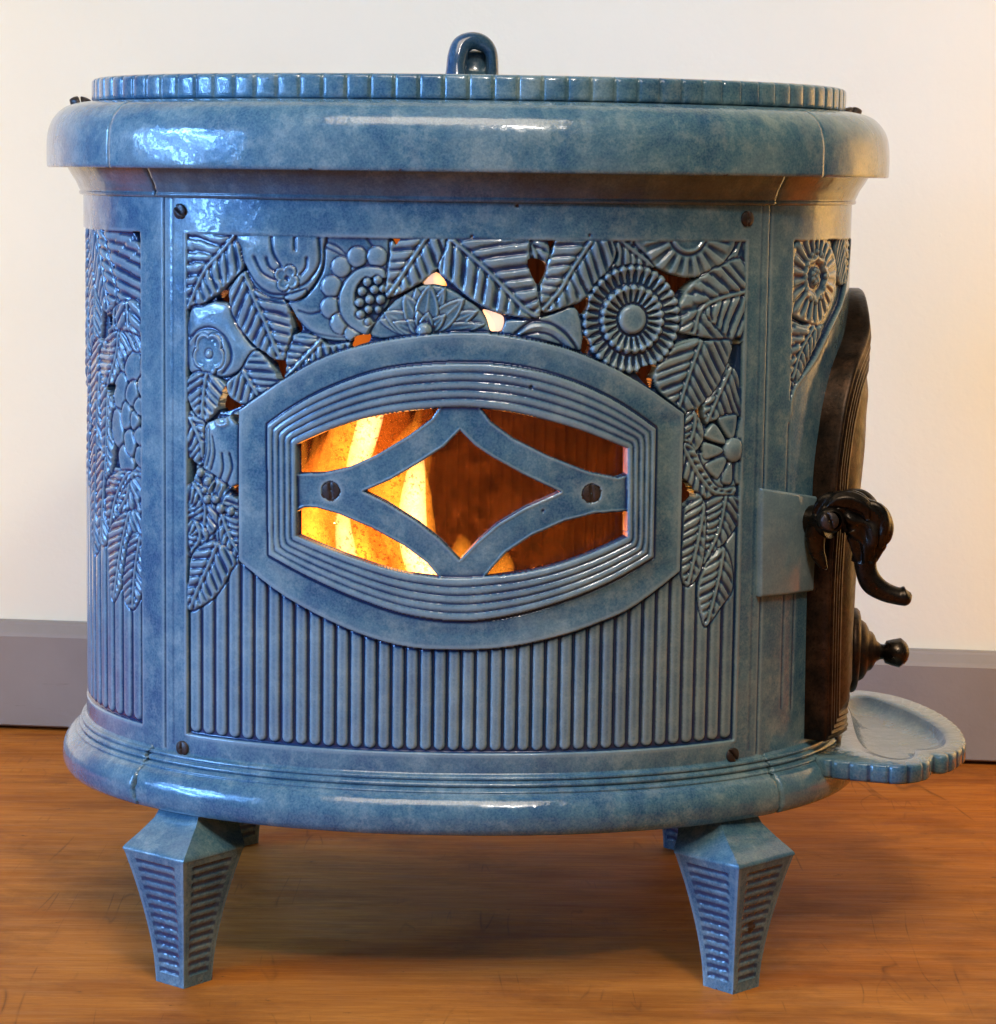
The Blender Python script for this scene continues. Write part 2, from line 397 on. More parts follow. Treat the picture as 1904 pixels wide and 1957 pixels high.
        h = level*mm+hgt*wd*np.sqrt(np.clip(1-q_**2, 0, 1)); m_ = (r > r0) & (r < r1) & (q_ < 1)
        H = s.H[w_]; ok = m_ if s.clip is None else m_ & s.clip[w_]
        H[ok] = np.maximum(H[ok], h[ok]) if name is None else h[ok]
        if name is not None: s.I[w_][ok] = name
    def cut(s, P, n=4, sm=True):
        P = smooth_curve(P, n) if sm else np.asarray(P); w_ = s.win(P); d = sdf(P, s.X[w_], s.Y[w_]); m_ = d > 0
        s.hole[w_] |= m_; s.hd[w_] = np.maximum(s.hd[w_], d)
        r = (d <= 0) & (d > -1.3*mm)
        if s.clip is not None: r &= s.clip[w_]; s.H[w_][r] -= .9*mm*(1+d[r]/(1.3*mm))**2
    def blur(s, Z, k_):
        for ax in (0, 1):
            p = np.pad(Z, [(k_+1, k_) if a == ax else (0, 0) for a in (0, 1)], 'edge'); c_ = np.cumsum(p, ax)
            n_ = Z.shape[ax]; hi = np.take(c_, np.arange(2*k_+1, 2*k_+1+n_), ax); lo = np.take(c_, np.arange(0, n_), ax); Z = (hi-lo)/(2*k_+1)
        return Z
    def build(s, parts, default, sub, soften=1):
        """parts: id -> (name, parent, material); unlisted ids become children of `sub`"""
        H = s.H.copy()
        for _ in range(soften): H = .5*H+.5*s.blur(H, 1)
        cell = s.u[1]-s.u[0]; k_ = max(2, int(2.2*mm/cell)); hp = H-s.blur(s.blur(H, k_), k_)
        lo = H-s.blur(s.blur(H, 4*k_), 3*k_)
        glaze_shade = np.clip(hp/(.62*mm), -1.1, .42)+.45*np.clip(lo/(1.5*mm), -.8, .25)
        Hd = np.where(s.hole, H-9*mm, H)
        def grow(m_):
            g_ = m_.copy()
            for a_ in (-1, 0, 1):
                for b_ in (-1, 0, 1): g_ |= np.roll(np.roll(m_, a_, 0), b_, 1)
            return g_
        gx, gy = np.gradient(s.hd, s.u[1]-s.u[0], s.v[1]-s.v[0]); gn = np.hypot(gx, gy)+1e-9
        sh = ((grow(s.hole) & ~s.hole) | (grow(~s.hole) & s.hole)) & (np.abs(s.hd) < 1.5*cell) & (gn < 2)
        mv = np.where(sh, -np.clip(s.hd, -cell, cell)/gn, 0)
        V = pt((s.X+mv*gx).ravel(), (s.Y+mv*gy).ravel(), Hd.ravel()); F = grid_faces(s.nu, s.nv)
        hf = s.hole.ravel(); keep = ~(hf[F].all(1)); F = F[keep]
        ids = np.where(hf, -1, s.I.ravel()); fid = ids[F].max(1)
        # vertex normals over the whole sheet, so neighbouring parts shade as one casting
        Vg = V.reshape(s.nu, s.nv, 3); N = -np.cross(np.gradient(Vg, axis=1), np.gradient(Vg, axis=0)).reshape(-1, 3); N /= np.linalg.norm(N, axis=1)[:, None]+1e-12
        out = {}
        for i in np.unique(fid):
            nm, par, mt = parts.get(i, (s.names[i], sub, default)) if i >= 0 else parts.get(0)
            Fi = F[fid == i]; us, inv = np.unique(Fi, return_inverse=True)
            me = mesh_np(nm, V[us], inv.reshape(-1, 4), True, dict(glaze_shade=glaze_shade.ravel()[us], chip=s.chip.ravel()[us]))
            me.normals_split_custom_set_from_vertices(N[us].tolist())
            if callable(par): par = par()
            o = link(nm, me, mt, par); out[i] = o
        return out

# ------------------------------------------------------------------ the room
WL, WR = on_plane(0, 1391, 2, 0.), on_plane(1904, 1461, 2, 0.)
wd_ = (WR-WL); wd_ /= np.linalg.norm(wd_); wn_ = np.array([wd_[1], -wd_[0], 0.])       # wall normal towards the camera
if wn_[1] > 0: wn_ = -wn_
mid = (WL+WR)/2
def wall_pt(u, z, o=0.): return mid+wd_*u+wn_*o+np.array([0, 0, z])
def floor_mat():
    M_, n, l, b = mat('worn_wood_floor'); g = n.new('ShaderNodeNewGeometry').outputs['Position']
    def mp(sx, sy): 
        x = n.new('ShaderNodeMapping'); x.inputs['Scale'].default_value = (sx, sy, 1); x.inputs['Rotation'].default_value = (0, 0, -.035); l.new(g, x.inputs['Vector']); return x.outputs[0]
    c = ramp(n, l, noise(n, l, mp(1.8, 9), 2.2, 7, .60, .5), [(.30, (.27, .076, .011)), (.5, (.42, .142, .023)), (.70, (.56, .208, .036))])
    c = mix(n, l, .38, c, ramp(n, l, noise(n, l, mp(5, 58), 2.6, 8, .78, .3), [(.36, (.25, .066, .009)), (.50, (.42, .142, .023)), (.64, (.63, .26, .050))]))
    pore = ramp(n, l, noise(n, l, mp(22, 170), 2.6, 4, .7, .4), [(.60, 0), (.70, .55)])
    c = mix(n, l, pore, c, (.17, .05, .012))
    st = ramp(n, l, noise(n, l, mp(3.0, 4.6), 2.0, 8, .74, .3), [(.48, 0), (.72, .72)])
    c = mix(n, l, st, c, (.13, .042, .012))
    sp = ramp(n, l, noise(n, l, mp(14, 24), 2.5, 5, .7), [(.66, 0), (.72, .85)])
    c = mix(n, l, sp, c, (.05, .020, .009))
    for rot, k1, k2 in ((.5, 9, 1.1), (-.9, 7, .8)):
        x = n.new('ShaderNodeMapping'); x.inputs['Scale'].default_value = (k1, k2, 1); x.inputs['Rotation'].default_value = (0, 0, rot); l.new(g, x.inputs['Vector'])
        scr = ramp(n, l, noise(n, l, x.outputs[0], 1.5, 2, .5, 1.2), [(.494, 0), (.5, .6), (.506, 0)])
        c = mix(n, l, mth(n, l, 'MULTIPLY', scr, ramp(n, l, noise(n, l, mp(3, 4), 1.7+k2, 3), [(.52, 0), (.64, 1)])), c, (.06, .022, .009))
    l.new(c, b.inputs['Base Color'])
    l.new(ramp(n, l, noise(n, l, mp(4, 30), 3, 5), [(.3, .42), (.7, .62)]), b.inputs['Roughness']); b.inputs['Specular IOR Level'].default_value = .07
    l.new(bump(n, l, noise(n, l, mp(6, 170), 2.4, 4), .0006, .5), b.inputs['Normal'])
    return M_
def wall_mat():
    M_, n, l, b = mat('painted_plaster'); p = objco(n, l)
    l.new(ramp(n, l, noise(n, l, p, 3, 4), [(.3, (.765, .785, .645)), (.7, (.805, .825, .685))]), b.inputs['Base Color'])
    b.inputs['Roughness'].default_value = .75
    h = bump(n, l, noise(n, l, p, 120, 4, .6), .0010, .3); h = bump(n, l, noise(n, l, p, 9, 5, .6), .006, .35, h)
    h = bump(n, l, ramp(n, l, noise(n, l, p, 34, 3, .7), [(.73, 0), (.80, 1)]), .0012, .4, h)
    l.new(h, b.inputs['Normal']); return M_
def skirt_mat():
    M_, n, l, b = mat('grey_skirting_paint'); p = objco(n, l)
    c = ramp(n, l, noise(n, l, p, 8, 5), [(.3, (.228, .216, .205)), (.7, (.282, .268, .252))])
    sc_ = ramp(n, l, noise(n, l, objco(n, l, (6, 6, 60)), 1.5, 4, .7), [(.66, 0), (.72, .7)])
    l.new(mix(n, l, sc_, c, (.12, .11, .11)), b.inputs['Base Color'])
    b.inputs['Roughness'].default_value = .5; l.new(bump(n, l, noise(n, l, p, 240, 3), .0005, .4), b.inputs['Normal']); return M_
V = [(-8, -6, 0), (8, -6, 0), (8, 6, 0), (-8, 6, 0)]
fl = link('floor', mesh_np('floor', V, [[0, 1, 2, 3]], False), floor_mat()); fl['kind'] = 'structure'
V = [wall_pt(-5, -.02, -.012), wall_pt(5, -.02, -.012), wall_pt(5, 3.2, -.012), wall_pt(-5, 3.2, -.012)]
wa = link('wall', mesh_np('wall', V, [[0, 1, 2, 3]], False), wall_mat()); wa['kind'] = 'structure'
def z_on_wall(x, y, off=0.):
    d = ray(x, y); t = ((wall_pt(0, 0, off)-CAM['pos'])@wn_)/(d@wn_); return (CAM['pos']+t*d)[2]
zt = .5*(z_on_wall(60, 1186)+z_on_wall(1850, 1248)); zb_ = .5*(z_on_wall(60, 1212)+z_on_wall(1850, 1276))
pr = [(-.012, zt), (-.003, zt), (-.001, zt-.001), (.0, zt-.003), (.007, zb_+.004), (.009, zb_), (.009, zb_-.004), (.009, .006), (.006, .004), (-.012, .004)]
V = np.array([[wall_pt(u, z, o) for o, z in pr] for u in (-5, -2, 0, 2, 5)]).reshape(-1, 3)
sk = link('skirting_board', mesh_np('skirting_board', V, grid_faces(5, len(pr)), False), skirt_mat()); sk['kind'] = 'structure'

# ------------------------------------------------------------------ the stove
stove = bpy.data.objects.new('enamelled_stove', None); C.objects.link(stove)
stove['label'] = 'blue enamelled cast iron stove with pierced floral panels and fire behind its window'; stove['category'] = 'stove'
def part(name, me_o, **kw): return me_o

sL, sR = sz(314, 700)[0], sz(1466, 700)[0]       # joints between the front casting and the side castings
pL, pR = sz(358, 900)[0], sz(1414, 900)[0]       # inner edges of the front panel
ZT, ZO, ZF, ZB = .5793, .5530, .1845, .1690      # top of band, top of ornament, foot of flutes, top of base moulding

# --- front panel relief
R = Relief(sL+.00015, sR-.00015, ZB, ZT, .00062)
inner = (R.X > pL) & (R.X < pR) & (R.Y < ZO) & (R.Y > ZF)
dI = np.minimum(np.minimum(R.X-pL, pR-R.X), np.minimum(ZO-R.Y, R.Y-ZF))
R.H += -.35*mm+.35*mm*ss(-dI, 0, 1.6*mm)
R.H[inner] = -4.6*mm
R.H += .5*mm*np.exp(-((dI+1.7*mm)/(1.1*mm))**2)*((dI < 0) & ((R.X < pL+1*mm) | (R.X > pR-1*mm)) & (R.Y < ZO+2*mm) & (R.Y > ZF-2*mm))
for x0 in (sL+.0085, sR-.0085): R.H -= .35*mm*np.exp(-((R.X-x0)/(1.2*mm))**2)*(R.Y < ZT)*(R.Y > ZF-.01)
R.H -= .8*mm*(1-ss(np.minimum(R.X-R.u[0], R.u[-1]-R.X), 0, 1.3*mm))
R.clip = inner
body_id = 0
# flutes
nfl = 40; pitch = (pR-pL)/nfl
ff = (base(R.X)[0]-base(pL)[0])/(base(pR)[0]-base(pL)[0])*nfl; fi = np.floor(ff).astype(int); fx = np.abs(ff-fi-.5)*pitch
hw = pitch*.435; yy = np.maximum(0, (ZF+.0012+hw)-R.Y); q = np.sqrt(fx**2+yy**2)/hw
hf_ = -2.9*mm+2.2*mm*np.clip(1-q**4, 0, 1)**.6
zfl = .40
m_ = inner & (R.Y < zfl) & (fi >= 0) & (fi < nfl)
R.H[m_] = hf_[m_]
for i in range(nfl): R.names.append('flute')
R.I[m_] = fi[m_]+1
ground = R.new('lattice_ground'); m2 = inner & (R.Y >= zfl); R.I[m2] = ground
CP = lambda c, pts: S(c, pts)
Lf = lambda c, out, rib, level=0, **k: R.leaf(CP(c, out), CP(c, rib), level, **k)
# upper left
Lf('A', [(100, 60), (500, 60), (620, 80), (560, 330), (420, 480), (300, 580), (100, 680)], [(500, 60), (360, 230), (230, 380), (110, 660)], -1.0, pitch=6.2*mm)
Lf('A', [(430, 520), (550, 370), (640, 420), (780, 560), (880, 600), (940, 740), (940, 900), (890, 1110), (780, 1070), (640, 980), (480, 790), (430, 650)],
   [(560, 390), (640, 600), (720, 780), (790, 950), (860, 1100)], -1.2, pitch=5.6*mm)
Lf('A', [(960, 870), (1140, 890), (1240, 960), (1420, 930), (1380, 1010), (1100, 1140), (880, 1240), (890, 1050), (930, 930)], [(1190, 900), (1080, 1020), (880, 1230)], -1.8, pitch=4.6*mm)
i_ = R.blob(CP('A', [(1190, 60), (1450, 60), (1700, 60), (1730, 200), (1700, 560), (1640, 700), (1580, 830), (1530, 890), (1400, 930), (1250, 930), (1130, 895), (1010, 800), (930, 680), (905, 610), (1050, 560), (1180, 350)]), -1.6, 1.2, 7, 'pomegranate')
for a in ([(990, 690), (1080, 715), (1160, 700)], [(1000, 760), (1100, 860), (1250, 900), (1390, 905)], [(1200, 180), (1320, 240), (1370, 280)], [(1170, 130), (1290, 170), (1370, 240)], [(1540, 110), (1570, 160), (1600, 190)]):
    R.stroke(CP('A', a), -.9, .9, i_)
for x, y, r in ((1330, 340, 80), (1460, 260, 80), (1620, 260, 80), (1255, 495, 85), (1250, 665, 85), (1330, 790, 85), (1420, 870, 60)):
    c_ = CP('A', [(x, y), (x+r, y)]); R.ball(c_[0], abs(c_[1, 0]-c_[0, 0]), -1.2, i_, .22)
    w_ = R.win(c_-0*mm, 12*mm)
i2 = R.blob(CP('A', [(1690, 380), (1600, 335), (1480, 350), (1380, 430), (1315, 560), (1320, 700), (1380, 800), (1470, 860), (1550, 875), (1620, 760), (1720, 600)]), -.2, .9, 5, 'seed_crescent')
c_ = CP('A', [(1610, 590), (1440, 590), (1610, 770)]); 
w_ = R.win(c_, 14*mm); X, Y = R.X[w_], R.Y[w_]; rx = abs(c_[0, 0]-c_[1, 0]); dd = rx-np.hypot(X-c_[0, 0], (Y-c_[0, 1])*.93)
m_ = (dd > 0) & (R.I[w_] == i2); R.H[w_][m_] = (-3.2*mm)
for x, y, r in ((1540, 460, 38), (1625, 445, 38), (1495, 535, 40), (1600, 520, 36), (1668, 515, 34), (1475, 625, 40), (1560, 600, 36), (1645, 600, 38), (1550, 680, 34), (1485, 720, 40), (1550, 778, 34), (1625, 680, 30)):
    c_ = CP('A', [(x, y), (x+r, y)]); R.ball(c_[0], abs(c_[1, 0]-c_[0, 0]), -2.3, i2, 1.0)
g_ = R.blob(CP('A', [(530, 60), (1160, 60), (1195, 200), (1180, 350), (1120, 480), (1020, 580), (900, 600), (740, 575), (620, 480), (555, 330), (525, 200)]), -.6, 2.2, 12, 'tulip_bud')
for a in ([(640, 260), (700, 380), (800, 440), (830, 440)], [(770, 60), (790, 220), (850, 330)], [(735, 270), (760, 340), (830, 395)], [(960, 60), (965, 200)], [(1060, 270), (1050, 350), (1010, 400)], [(1150, 60), (1160, 300), (1080, 440), (1000, 500)], [(560, 330), (640, 460), (760, 550), (900, 560)]):
    R.stroke(CP('A', a), -1.3, 1.2, g_)
c_ = CP('A', [(900, 430), (1005, 430)]); R.lobed(c_[0], c_[1, 0]-c_[0, 0], 4, .38, .9, 'blossom', .5); R.ball(c_[0], 1.6*mm, -1.2, None, .2)
R.blob(CP('A', [(880, 575), (960, 545), (1050, 520), (1040, 570), (960, 610), (890, 605)]), .2, 1, 3, g_)
p_ = R.blob(CP('A', [(110, 700), (230, 640), (330, 615), (430, 640), (480, 780), (600, 950), (650, 1000), (580, 1090), (520, 1170), (400, 1220), (250, 1200), (105, 1160)]), -1.0, 2.0, 10, 'seed_pod')
R.stroke(CP('A', [(130, 900), (200, 840), (300, 830), (400, 900), (450, 1010), (440, 1110), (380, 1190)]), -1.3, 1.3, p_)
R.stroke(CP('A', [(130, 950), (180, 880), (280, 870), (370, 930), (415, 1020), (400, 1110), (350, 1170)]), .7, 1.1, p_)
c_ = CP('A', [(275, 1035), (400, 1035)]); R.lobed(c_[0], (c_[1, 0]-c_[0, 0])*1.05, 5, .22, .5, 'blossom', .3, 1.12); R.ball(c_[0], 3.4*mm, -1.2, None, .5)
Lf('A', [(520, 1170), (640, 1005), (760, 1110), (860, 1260), (700, 1370), (560, 1440), (440, 1390), (400, 1270)], [(530, 1150), (600, 1260), (670, 1380)], -1.3, pitch=4.6*mm)
Lf('A', [(110, 1210), (250, 1180), (390, 1260), (400, 1350), (340, 1480), (240, 1590), (170, 1530), (100, 1400)], [(255, 1190), (230, 1350), (215, 1600)], -.8, pitch=4.4*mm)
# lower left
Lf('D', [(100, 0), (180, 40), (240, 90), (240, 330), (230, 430), (150, 400), (100, 340)], [(110, 40), (200, 240), (230, 420)], -1.8, pitch=4.5*mm)
b_ = R.blob(CP('D', [(240, 110), (300, 60), (400, 40), (530, 30), (530, 560), (460, 605), (400, 570), (300, 500), (215, 440), (230, 300)]), -.7, 1.8, 9, 'bell_flower')
for a in ([(250, 130), (250, 300), (225, 420)], [(300, 190), (320, 330), (290, 460)], [(380, 330), (390, 450), (360, 530)], [(440, 330), (460, 450), (410, 580)], [(270, 120), (280, 300), (255, 430)]): R.stroke(CP('D', a), -1.2, 1.0, b_)
R.stroke(CP('D', [(330, 60), (360, 100), (420, 90), (410, 40), (460, 20), (520, 20)]), 1.2, 1.3)
Lf('D', [(100, 590), (230, 600), (340, 780), (360, 900), (200, 1060), (100, 1140)], [(140, 560), (240, 750), (200, 1060)], -1.6, pitch=4.2*mm)
Lf('D', [(350, 830), (430, 640), (530, 700), (530, 1170), (440, 1180), (370, 1080), (350, 950)], [(370, 800), (440, 1000), (520, 1130)], -1.3, pitch=4.2*mm)
Lf('D', [(100, 900), (170, 860), (270, 980), (210, 1090), (120, 1140)], [(160, 870), (200, 1000), (130, 1120)], -1.5, pitch=4.2*mm)
sp_ = R.new('berry_spray')
for a in ([(310, 560), (270, 640), (262, 690)], [(350, 575), (310, 650), (290, 700)], [(390, 590), (350, 690), (330, 700)], [(420, 620), (390, 720), (370, 765)]): R.stroke(CP('D', a), 1.6, 1.0)
for x, y, r in ((205, 480, 30), (262, 552, 30), (235, 622, 25), (258, 697, 30), (330, 697, 32), (368, 768, 36), (450, 790, 30)):
    c_ = CP('D', [(x, y), (x+r, y)]); R.ball(c_[0], max(.0022, abs(c_[1, 0]-c_[0, 0])), -1.4, sp_, .9)
Lf('D', [(195, 1070), (340, 1030), (490, 1170), (440, 1290), (360, 1430), (260, 1525), (105, 1580), (110, 1330), (120, 1170)], [(350, 1040), (270, 1230), (190, 1400), (120, 1590)], -.5, pitch=5.4*mm)
# top centre
l_ = R.blob(CP('B', [(-30, 900), (10, 760), (160, 600), (330, 495), (430, 480), (570, 505), (720, 590), (850, 700), (900, 900), (400, 920)]), -2.4, .6, 4, 'lotus')
cl = (390, 880)
for tip, wd in (((560, 495), 60), ((320, 500), 60), ((830, 690), 70), ((880, 800), 55), ((20, 760), 60), ((60, 700), 90), ((225, 555), 85), ((715, 590), 88), ((430, 475), 95), ((130, 780), 55), ((250, 760), 50), ((330, 690), 48), ((560, 720), 50), ((420, 700), 55)):
    P = CP('B', [cl, tip, (cl[0]+wd, cl[1])]); R.petal(P[0], P[1], abs(P[2, 0]-P[0, 0]), -1.2, l_)
c_ = CP('B', [(390, 850), (450, 850)]); R.ball(c_[0], c_[1, 0]-c_[0, 0], -1.5, l_, .7)
Lf('B', [(1180, 80), (1400, 80), (1400, 180), (1380, 310), (1210, 290), (1190, 180)], [(1170, 80), (1260, 200), (1290, 300)], -1.6, pitch=4.2*mm)
Lf('B', [(160, 80), (560, 80), (625, 140), (570, 260), (480, 375), (330, 490), (90, 585), (85, 430), (105, 250)], [(420, 80), (290, 280), (180, 450), (95, 580)], -.8, pitch=6.0*mm)
Lf('B', [(1440, 80), (1910, 80), (1900, 330), (1800, 480), (1700, 580), (1560, 655), (1320, 700), (1315, 480), (1375, 300), (1410, 200)], [(1760, 80), (1560, 380), (1480, 520), (1330, 690)], -.6, pitch=5.8*mm)
Lf('B', [(560, 190), (640, 80), (1180, 80), (1235, 260), (1290, 480), (1315, 750), (1150, 745), (950, 700), (760, 600), (620, 480), (500, 370)], [(600, 110), (850, 330), (1050, 530), (1200, 680), (1310, 745)], 0, pitch=7.0*mm, amp=.85*mm)
v_ = R.blob(CP('B', [(1040, 770), (1310, 745), (1570, 655), (1640, 740), (1665, 880), (1645, 1010), (1400, 950), (1040, 900)]), -1.5, 1.6, 9, 'seed_pod')
R.stroke(CP('B', [(1120, 870), (1250, 780), (1400, 790), (1520, 870), (1610, 990)]), -1.4, 1.2, v_); R.stroke(CP('B', [(1160, 870), (1270, 820), (1390, 830), (1500, 900), (1580, 990)]), 1.0, 1.0, v_)
R.stroke(CP('B', [(1180, 890), (1290, 865), (1400, 885), (1500, 960)]), -1.2, 1.0, v_)
# upper right
Lf('C', [(590, 90), (800, 90), (880, 260), (930, 350), (700, 345), (555, 365), (620, 260)], [(600, 90), (760, 220), (920, 340)], -1.7, pitch=4.4*mm)
h_ = R.blob(CP('C', [(780, 90), (870, 270), (940, 350), (1060, 405), (1200, 430), (1350, 395), (1480, 310), (1570, 160), (1590, 90)]), -.7, .9, 7, 'sunflower_head')
c0 = np.array(CP('C', [(1190, 70)])[0]); w_ = R.win(np.array([c0-60*mm, c0+60*mm])); X, Y = R.X[w_]-c0[0], R.Y[w_]-c0[1]; th = np.arctan2(Y, X); r = np.hypot(X, Y)
unit = abs(np.diff(CP('C', [(1190, 70), (1290, 70)])[:, 0])[0])/100
m_ = (R.I[w_] == h_) & (r > 150*unit); R.H[w_][m_] += (.7*mm*np.tanh(2.5*np.cos(th*19)))[m_]*ss(r, 150*unit, 200*unit)[m_]*ss(-r, -365*unit, -320*unit)[m_]
m_ = (R.I[w_] == h_); R.H[w_][m_] += (1.3*mm*np.exp(-((r-125*unit)/(1.3*mm))**2)-.9*mm*np.exp(-((r-150*unit)/(1.0*mm))**2))[m_]
Lf('C', [(1640, 300), (1640, 90), (1570, 100), (1560, 200), (1480, 310), (1560, 330)], [(1620, 90), (1590, 200), (1540, 320)], -2.0, pitch=9*mm)
Lf('C', [(1640, 305), (1430, 335), (1300, 405), (1190, 485), (1130, 600), (1040, 680), (1030, 840), (1200, 885), (1400, 925), (1640, 915)], [(1640, 540), (1420, 600), (1280, 690), (1230, 900)], -.6, pitch=6.2*mm, amp=.85*mm)
Lf('C', [(1240, 905), (1330, 925), (1550, 930), (1510, 1110), (1430, 1300), (1300, 1450), (1170, 1540), (1130, 1500), (970, 1360), (915, 1250), (915, 1130), (1000, 990)], [(1300, 910), (1210, 1150), (1140, 1370), (1100, 1500)], -.9, pitch=5.4*mm)
Lf('C', [(1510, 1105), (1580, 1180), (1610, 1300), (1600, 1540), (1400, 1570), (1330, 1600), (1300, 1450), (1430, 1300)], [(1540, 1130), (1440, 1350), (1340, 1580)], -1.5, pitch=4.8*mm)
Lf('C', [(1150, 1550), (1230, 1480), (1300, 1590), (1315, 1720), (1220, 1840), (1150, 1750)], [(1250, 1480), (1230, 1650), (1180, 1800)], -1.4, pitch=4.4*mm)
c_ = CP('C', [(740, 760), (1125, 760)]); rr = (c_[1, 0]-c_[0, 0]); bd = R.new('beaded_daisy')
P = np.stack([c_[0, 0]+rr*.985*np.cos(np.linspace(0, 2*PI, 60, endpoint=False)), c_[0, 1]+rr*1.03*np.sin(np.linspace(0, 2*PI, 60, endpoint=False))], 1)
w_ = R.win(P); d = sdf(P, R.X[w_], R.Y[w_]); R.put(w_, d, np.full(d.shape, -3.0*mm), bd)
R.drops(c_[0], rr*.68, rr*1.0, 35, -2.4, bd, 1.03, 1.15); R.drops(c_[0], rr*.33, rr*.66, 23, -1.9, bd, 1.0, 1.05, .1)
R.ball(c_[0], rr*.28, -1.6, bd, .32)
w_ = R.win(np.array([c_[0]-rr*.25, c_[0]+rr*.25]), 0); m_ = R.H[w_] > .6*mm; R.H[w_][m_] = .6*mm
# right column
Lf('E', [(350, 540), (430, 560), (500, 700), (600, 830), (720, 830), (700, 920), (580, 945), (440, 875), (345, 780)], [(360, 560), (460, 740), (560, 860), (690, 890)], -1.3, pitch=4.6*mm)
Lf('E', [(500, 930), (740, 900), (740, 1080), (620, 1250), (490, 1380), (470, 1200)], [(650, 920), (600, 1150), (480, 1380)], -1.6, pitch=4.4*mm)
Lf('E', [(640, 1240), (700, 1400), (695, 1550), (610, 1670), (515, 1795), (478, 1720), (455, 1550), (490, 1400), (560, 1300)], [(640, 1230), (600, 1450), (515, 1790)], -.7, pitch=5.2*mm)
Lf('E', [(430, 870), (510, 940), (515, 1150), (480, 1400), (385, 1520), (335, 1400), (345, 1150), (365, 980)], [(510, 920), (460, 1200), (385, 1520)], -.9, pitch=4.8*mm)
fl_ = R.new('rosette'); cc = (705, 575)
for a0, a1, r1 in ((200, 235, 225), (240, 278, 235), (160, 195, 215), (118, 155, 230), (92, 115, 235), (60, 88, 235), (282, 310, 235)):
    pl = [(cc[0]+r_*math.cos(math.radians(a)), cc[1]+r_*1.05*math.sin(math.radians(a))) for r_, a in ((80, a0+4), (r1*.85, a0), (r1, a0+6), (r1, a1-6), (r1*.85, a1), (80, a1-4))]
    R.blob(CP('E', pl), -.6, .5, 3, fl_, 3)
c_ = CP('E', [(cc[0], cc[1]), (cc[0], cc[1]+85)]); R.ball(c_[0], abs(c_[1, 1]-c_[0, 1]), -1.0, fl_, .35)
# piercings
holes = dict(A=[[(1715, 80), (1820, 80), (1800, 125), (1770, 165), (1740, 130)], [(305, 605), (400, 520), (432, 625)], [(922, 695), (1008, 825), (960, 880), (938, 800)], [(648, 988), (720, 1020), (790, 1075), (890, 1100), (872, 1225), (835, 1245), (770, 1120)],
                [(1402, 950), (1440, 895), (1550, 882), (1550, 935), (1480, 960), (1410, 985)], [(398, 1300), (415, 1370), (510, 1430), (500, 1460), (345, 1495)], [(450, 1520), (520, 1530), (512, 1600), (470, 1570)]],
             B=[[(480, 382), (570, 492), (460, 482), (366, 478)], [(856, 683), (940, 700), (1032, 748), (1010, 850), (965, 862), (920, 850), (890, 760)], [(1212, 283), (1372, 315), (1300, 492)], [(1385, 110), (1440, 110), (1412, 200), (1390, 180)], [(1598, 648), (1702, 600), (1685, 700), (1645, 715)], [(1668, 890), (1722, 960), (1700, 1045), (1650, 1000)]],
             C=[[(915, 342), (1060, 404), (1200, 430), (1285, 418), (1195, 490), (1110, 605), (1045, 510), (985, 415)], [(785, 1155), (925, 1125), (905, 1230), (925, 1325), (830, 1255)], [(1552, 930), (1605, 905), (1590, 1100), (1560, 1155), (1515, 1105)], [(1262, 1480), (1300, 1445), (1312, 1540), (1338, 1605), (1305, 1615)]],
             D=[[(105, 370), (172, 425), (150, 535), (105, 560)], [(428, 618), (512, 578), (518, 692), (470, 675)]],
             E=[[(350, 775), (442, 880), (378, 965), (350, 965)]])
for k_, hs in holes.items():
    for h in hs: R.cut(CP(k_, h), 4)
R.hole &= inner; R.hd = np.minimum(R.hd, dI)
# window surround, mouldings and tracery
R.clip = None
OUT = [(458, 783), (540, 727), (620, 683), (700, 658), (788, 643), (885, 635), (967, 641), (1080, 665), (1174, 704), (1240, 742), (1307, 790)]
OUT2 = [(1299, 1092), (1208, 1161), (1140, 1192), (1080, 1213), (980, 1236), (880, 1243), (780, 1237), (675, 1207), (548, 1142), (457, 1071)]
def seg2(a, b): return np.concatenate([smooth_curve(S0(a), 5, False), smooth_curve(S0(b), 5, False)])
def S0(pts): return np.array([sz(x, y) for x, y in pts])
Pout = seg2(OUT, OUT2)
Pm = seg2([(514.6, 812), (560, 780), (620, 747), (700, 716), (778, 700), (886, 694), (980, 700), (1080, 724), (1174, 766), (1251, 818)], [(1246, 1064), (1170, 1108), (1091, 1142), (990, 1172), (892, 1186), (790, 1176), (694, 1146), (600, 1105), (517, 1060)])
Wf = lambda pts: [frame('W', x, y) for x, y in pts]
Pin = seg2([(569, 848), (630, 821), (694, 800), (760, 787), (835, 779), (880, 777), (915, 779), (970, 785), (1025, 797), (1110, 822), (1197, 856)], [(1197, 1026), (1130, 1056), (1060, 1080), (990, 1095), (928, 1101), (880, 1104), (835, 1102), (760, 1091), (694, 1071), (630, 1048), (570, 1023)])
w_ = R.win(Pout); X, Y = R.X[w_], R.Y[w_]; d = sdf(Pout, X, Y); plate = R.new('window_frame')
bow = 2.2*mm
hpl = bow+R.edge(d, 1.6*mm, 1.4*mm)-.5*mm*ss(d, 2*mm, 14*mm)
m_ = d > 0; R.hole[w_][m_] = False; R.hd[w_] = np.minimum(R.hd[w_], -d)
R.put(w_, d, hpl, plate, 1.4*mm, 1.6*mm)
dm = sdf(Pm, X, Y); di = sdf(Pin, X, Y); ring = (dm > 0) & (di <= 0)
tt = dm/np.maximum(dm-di, 1e-9)                   # 0 at the outer edge of the moulding, 1 at the opening
nr = 5; k_ = np.clip((tt*nr).astype(int), 0, nr-1); fr = tt*nr-k_
hr = bow+2.6*mm-1.2*mm*tt+1.5*mm*(np.sqrt(np.clip(1-(2*fr-1)**2, 0, 1))-1)
R.H[w_][(dm <= 0) & (dm > -1.8*mm)] -= .7*mm
R.H[w_][ring] = hr[ring]
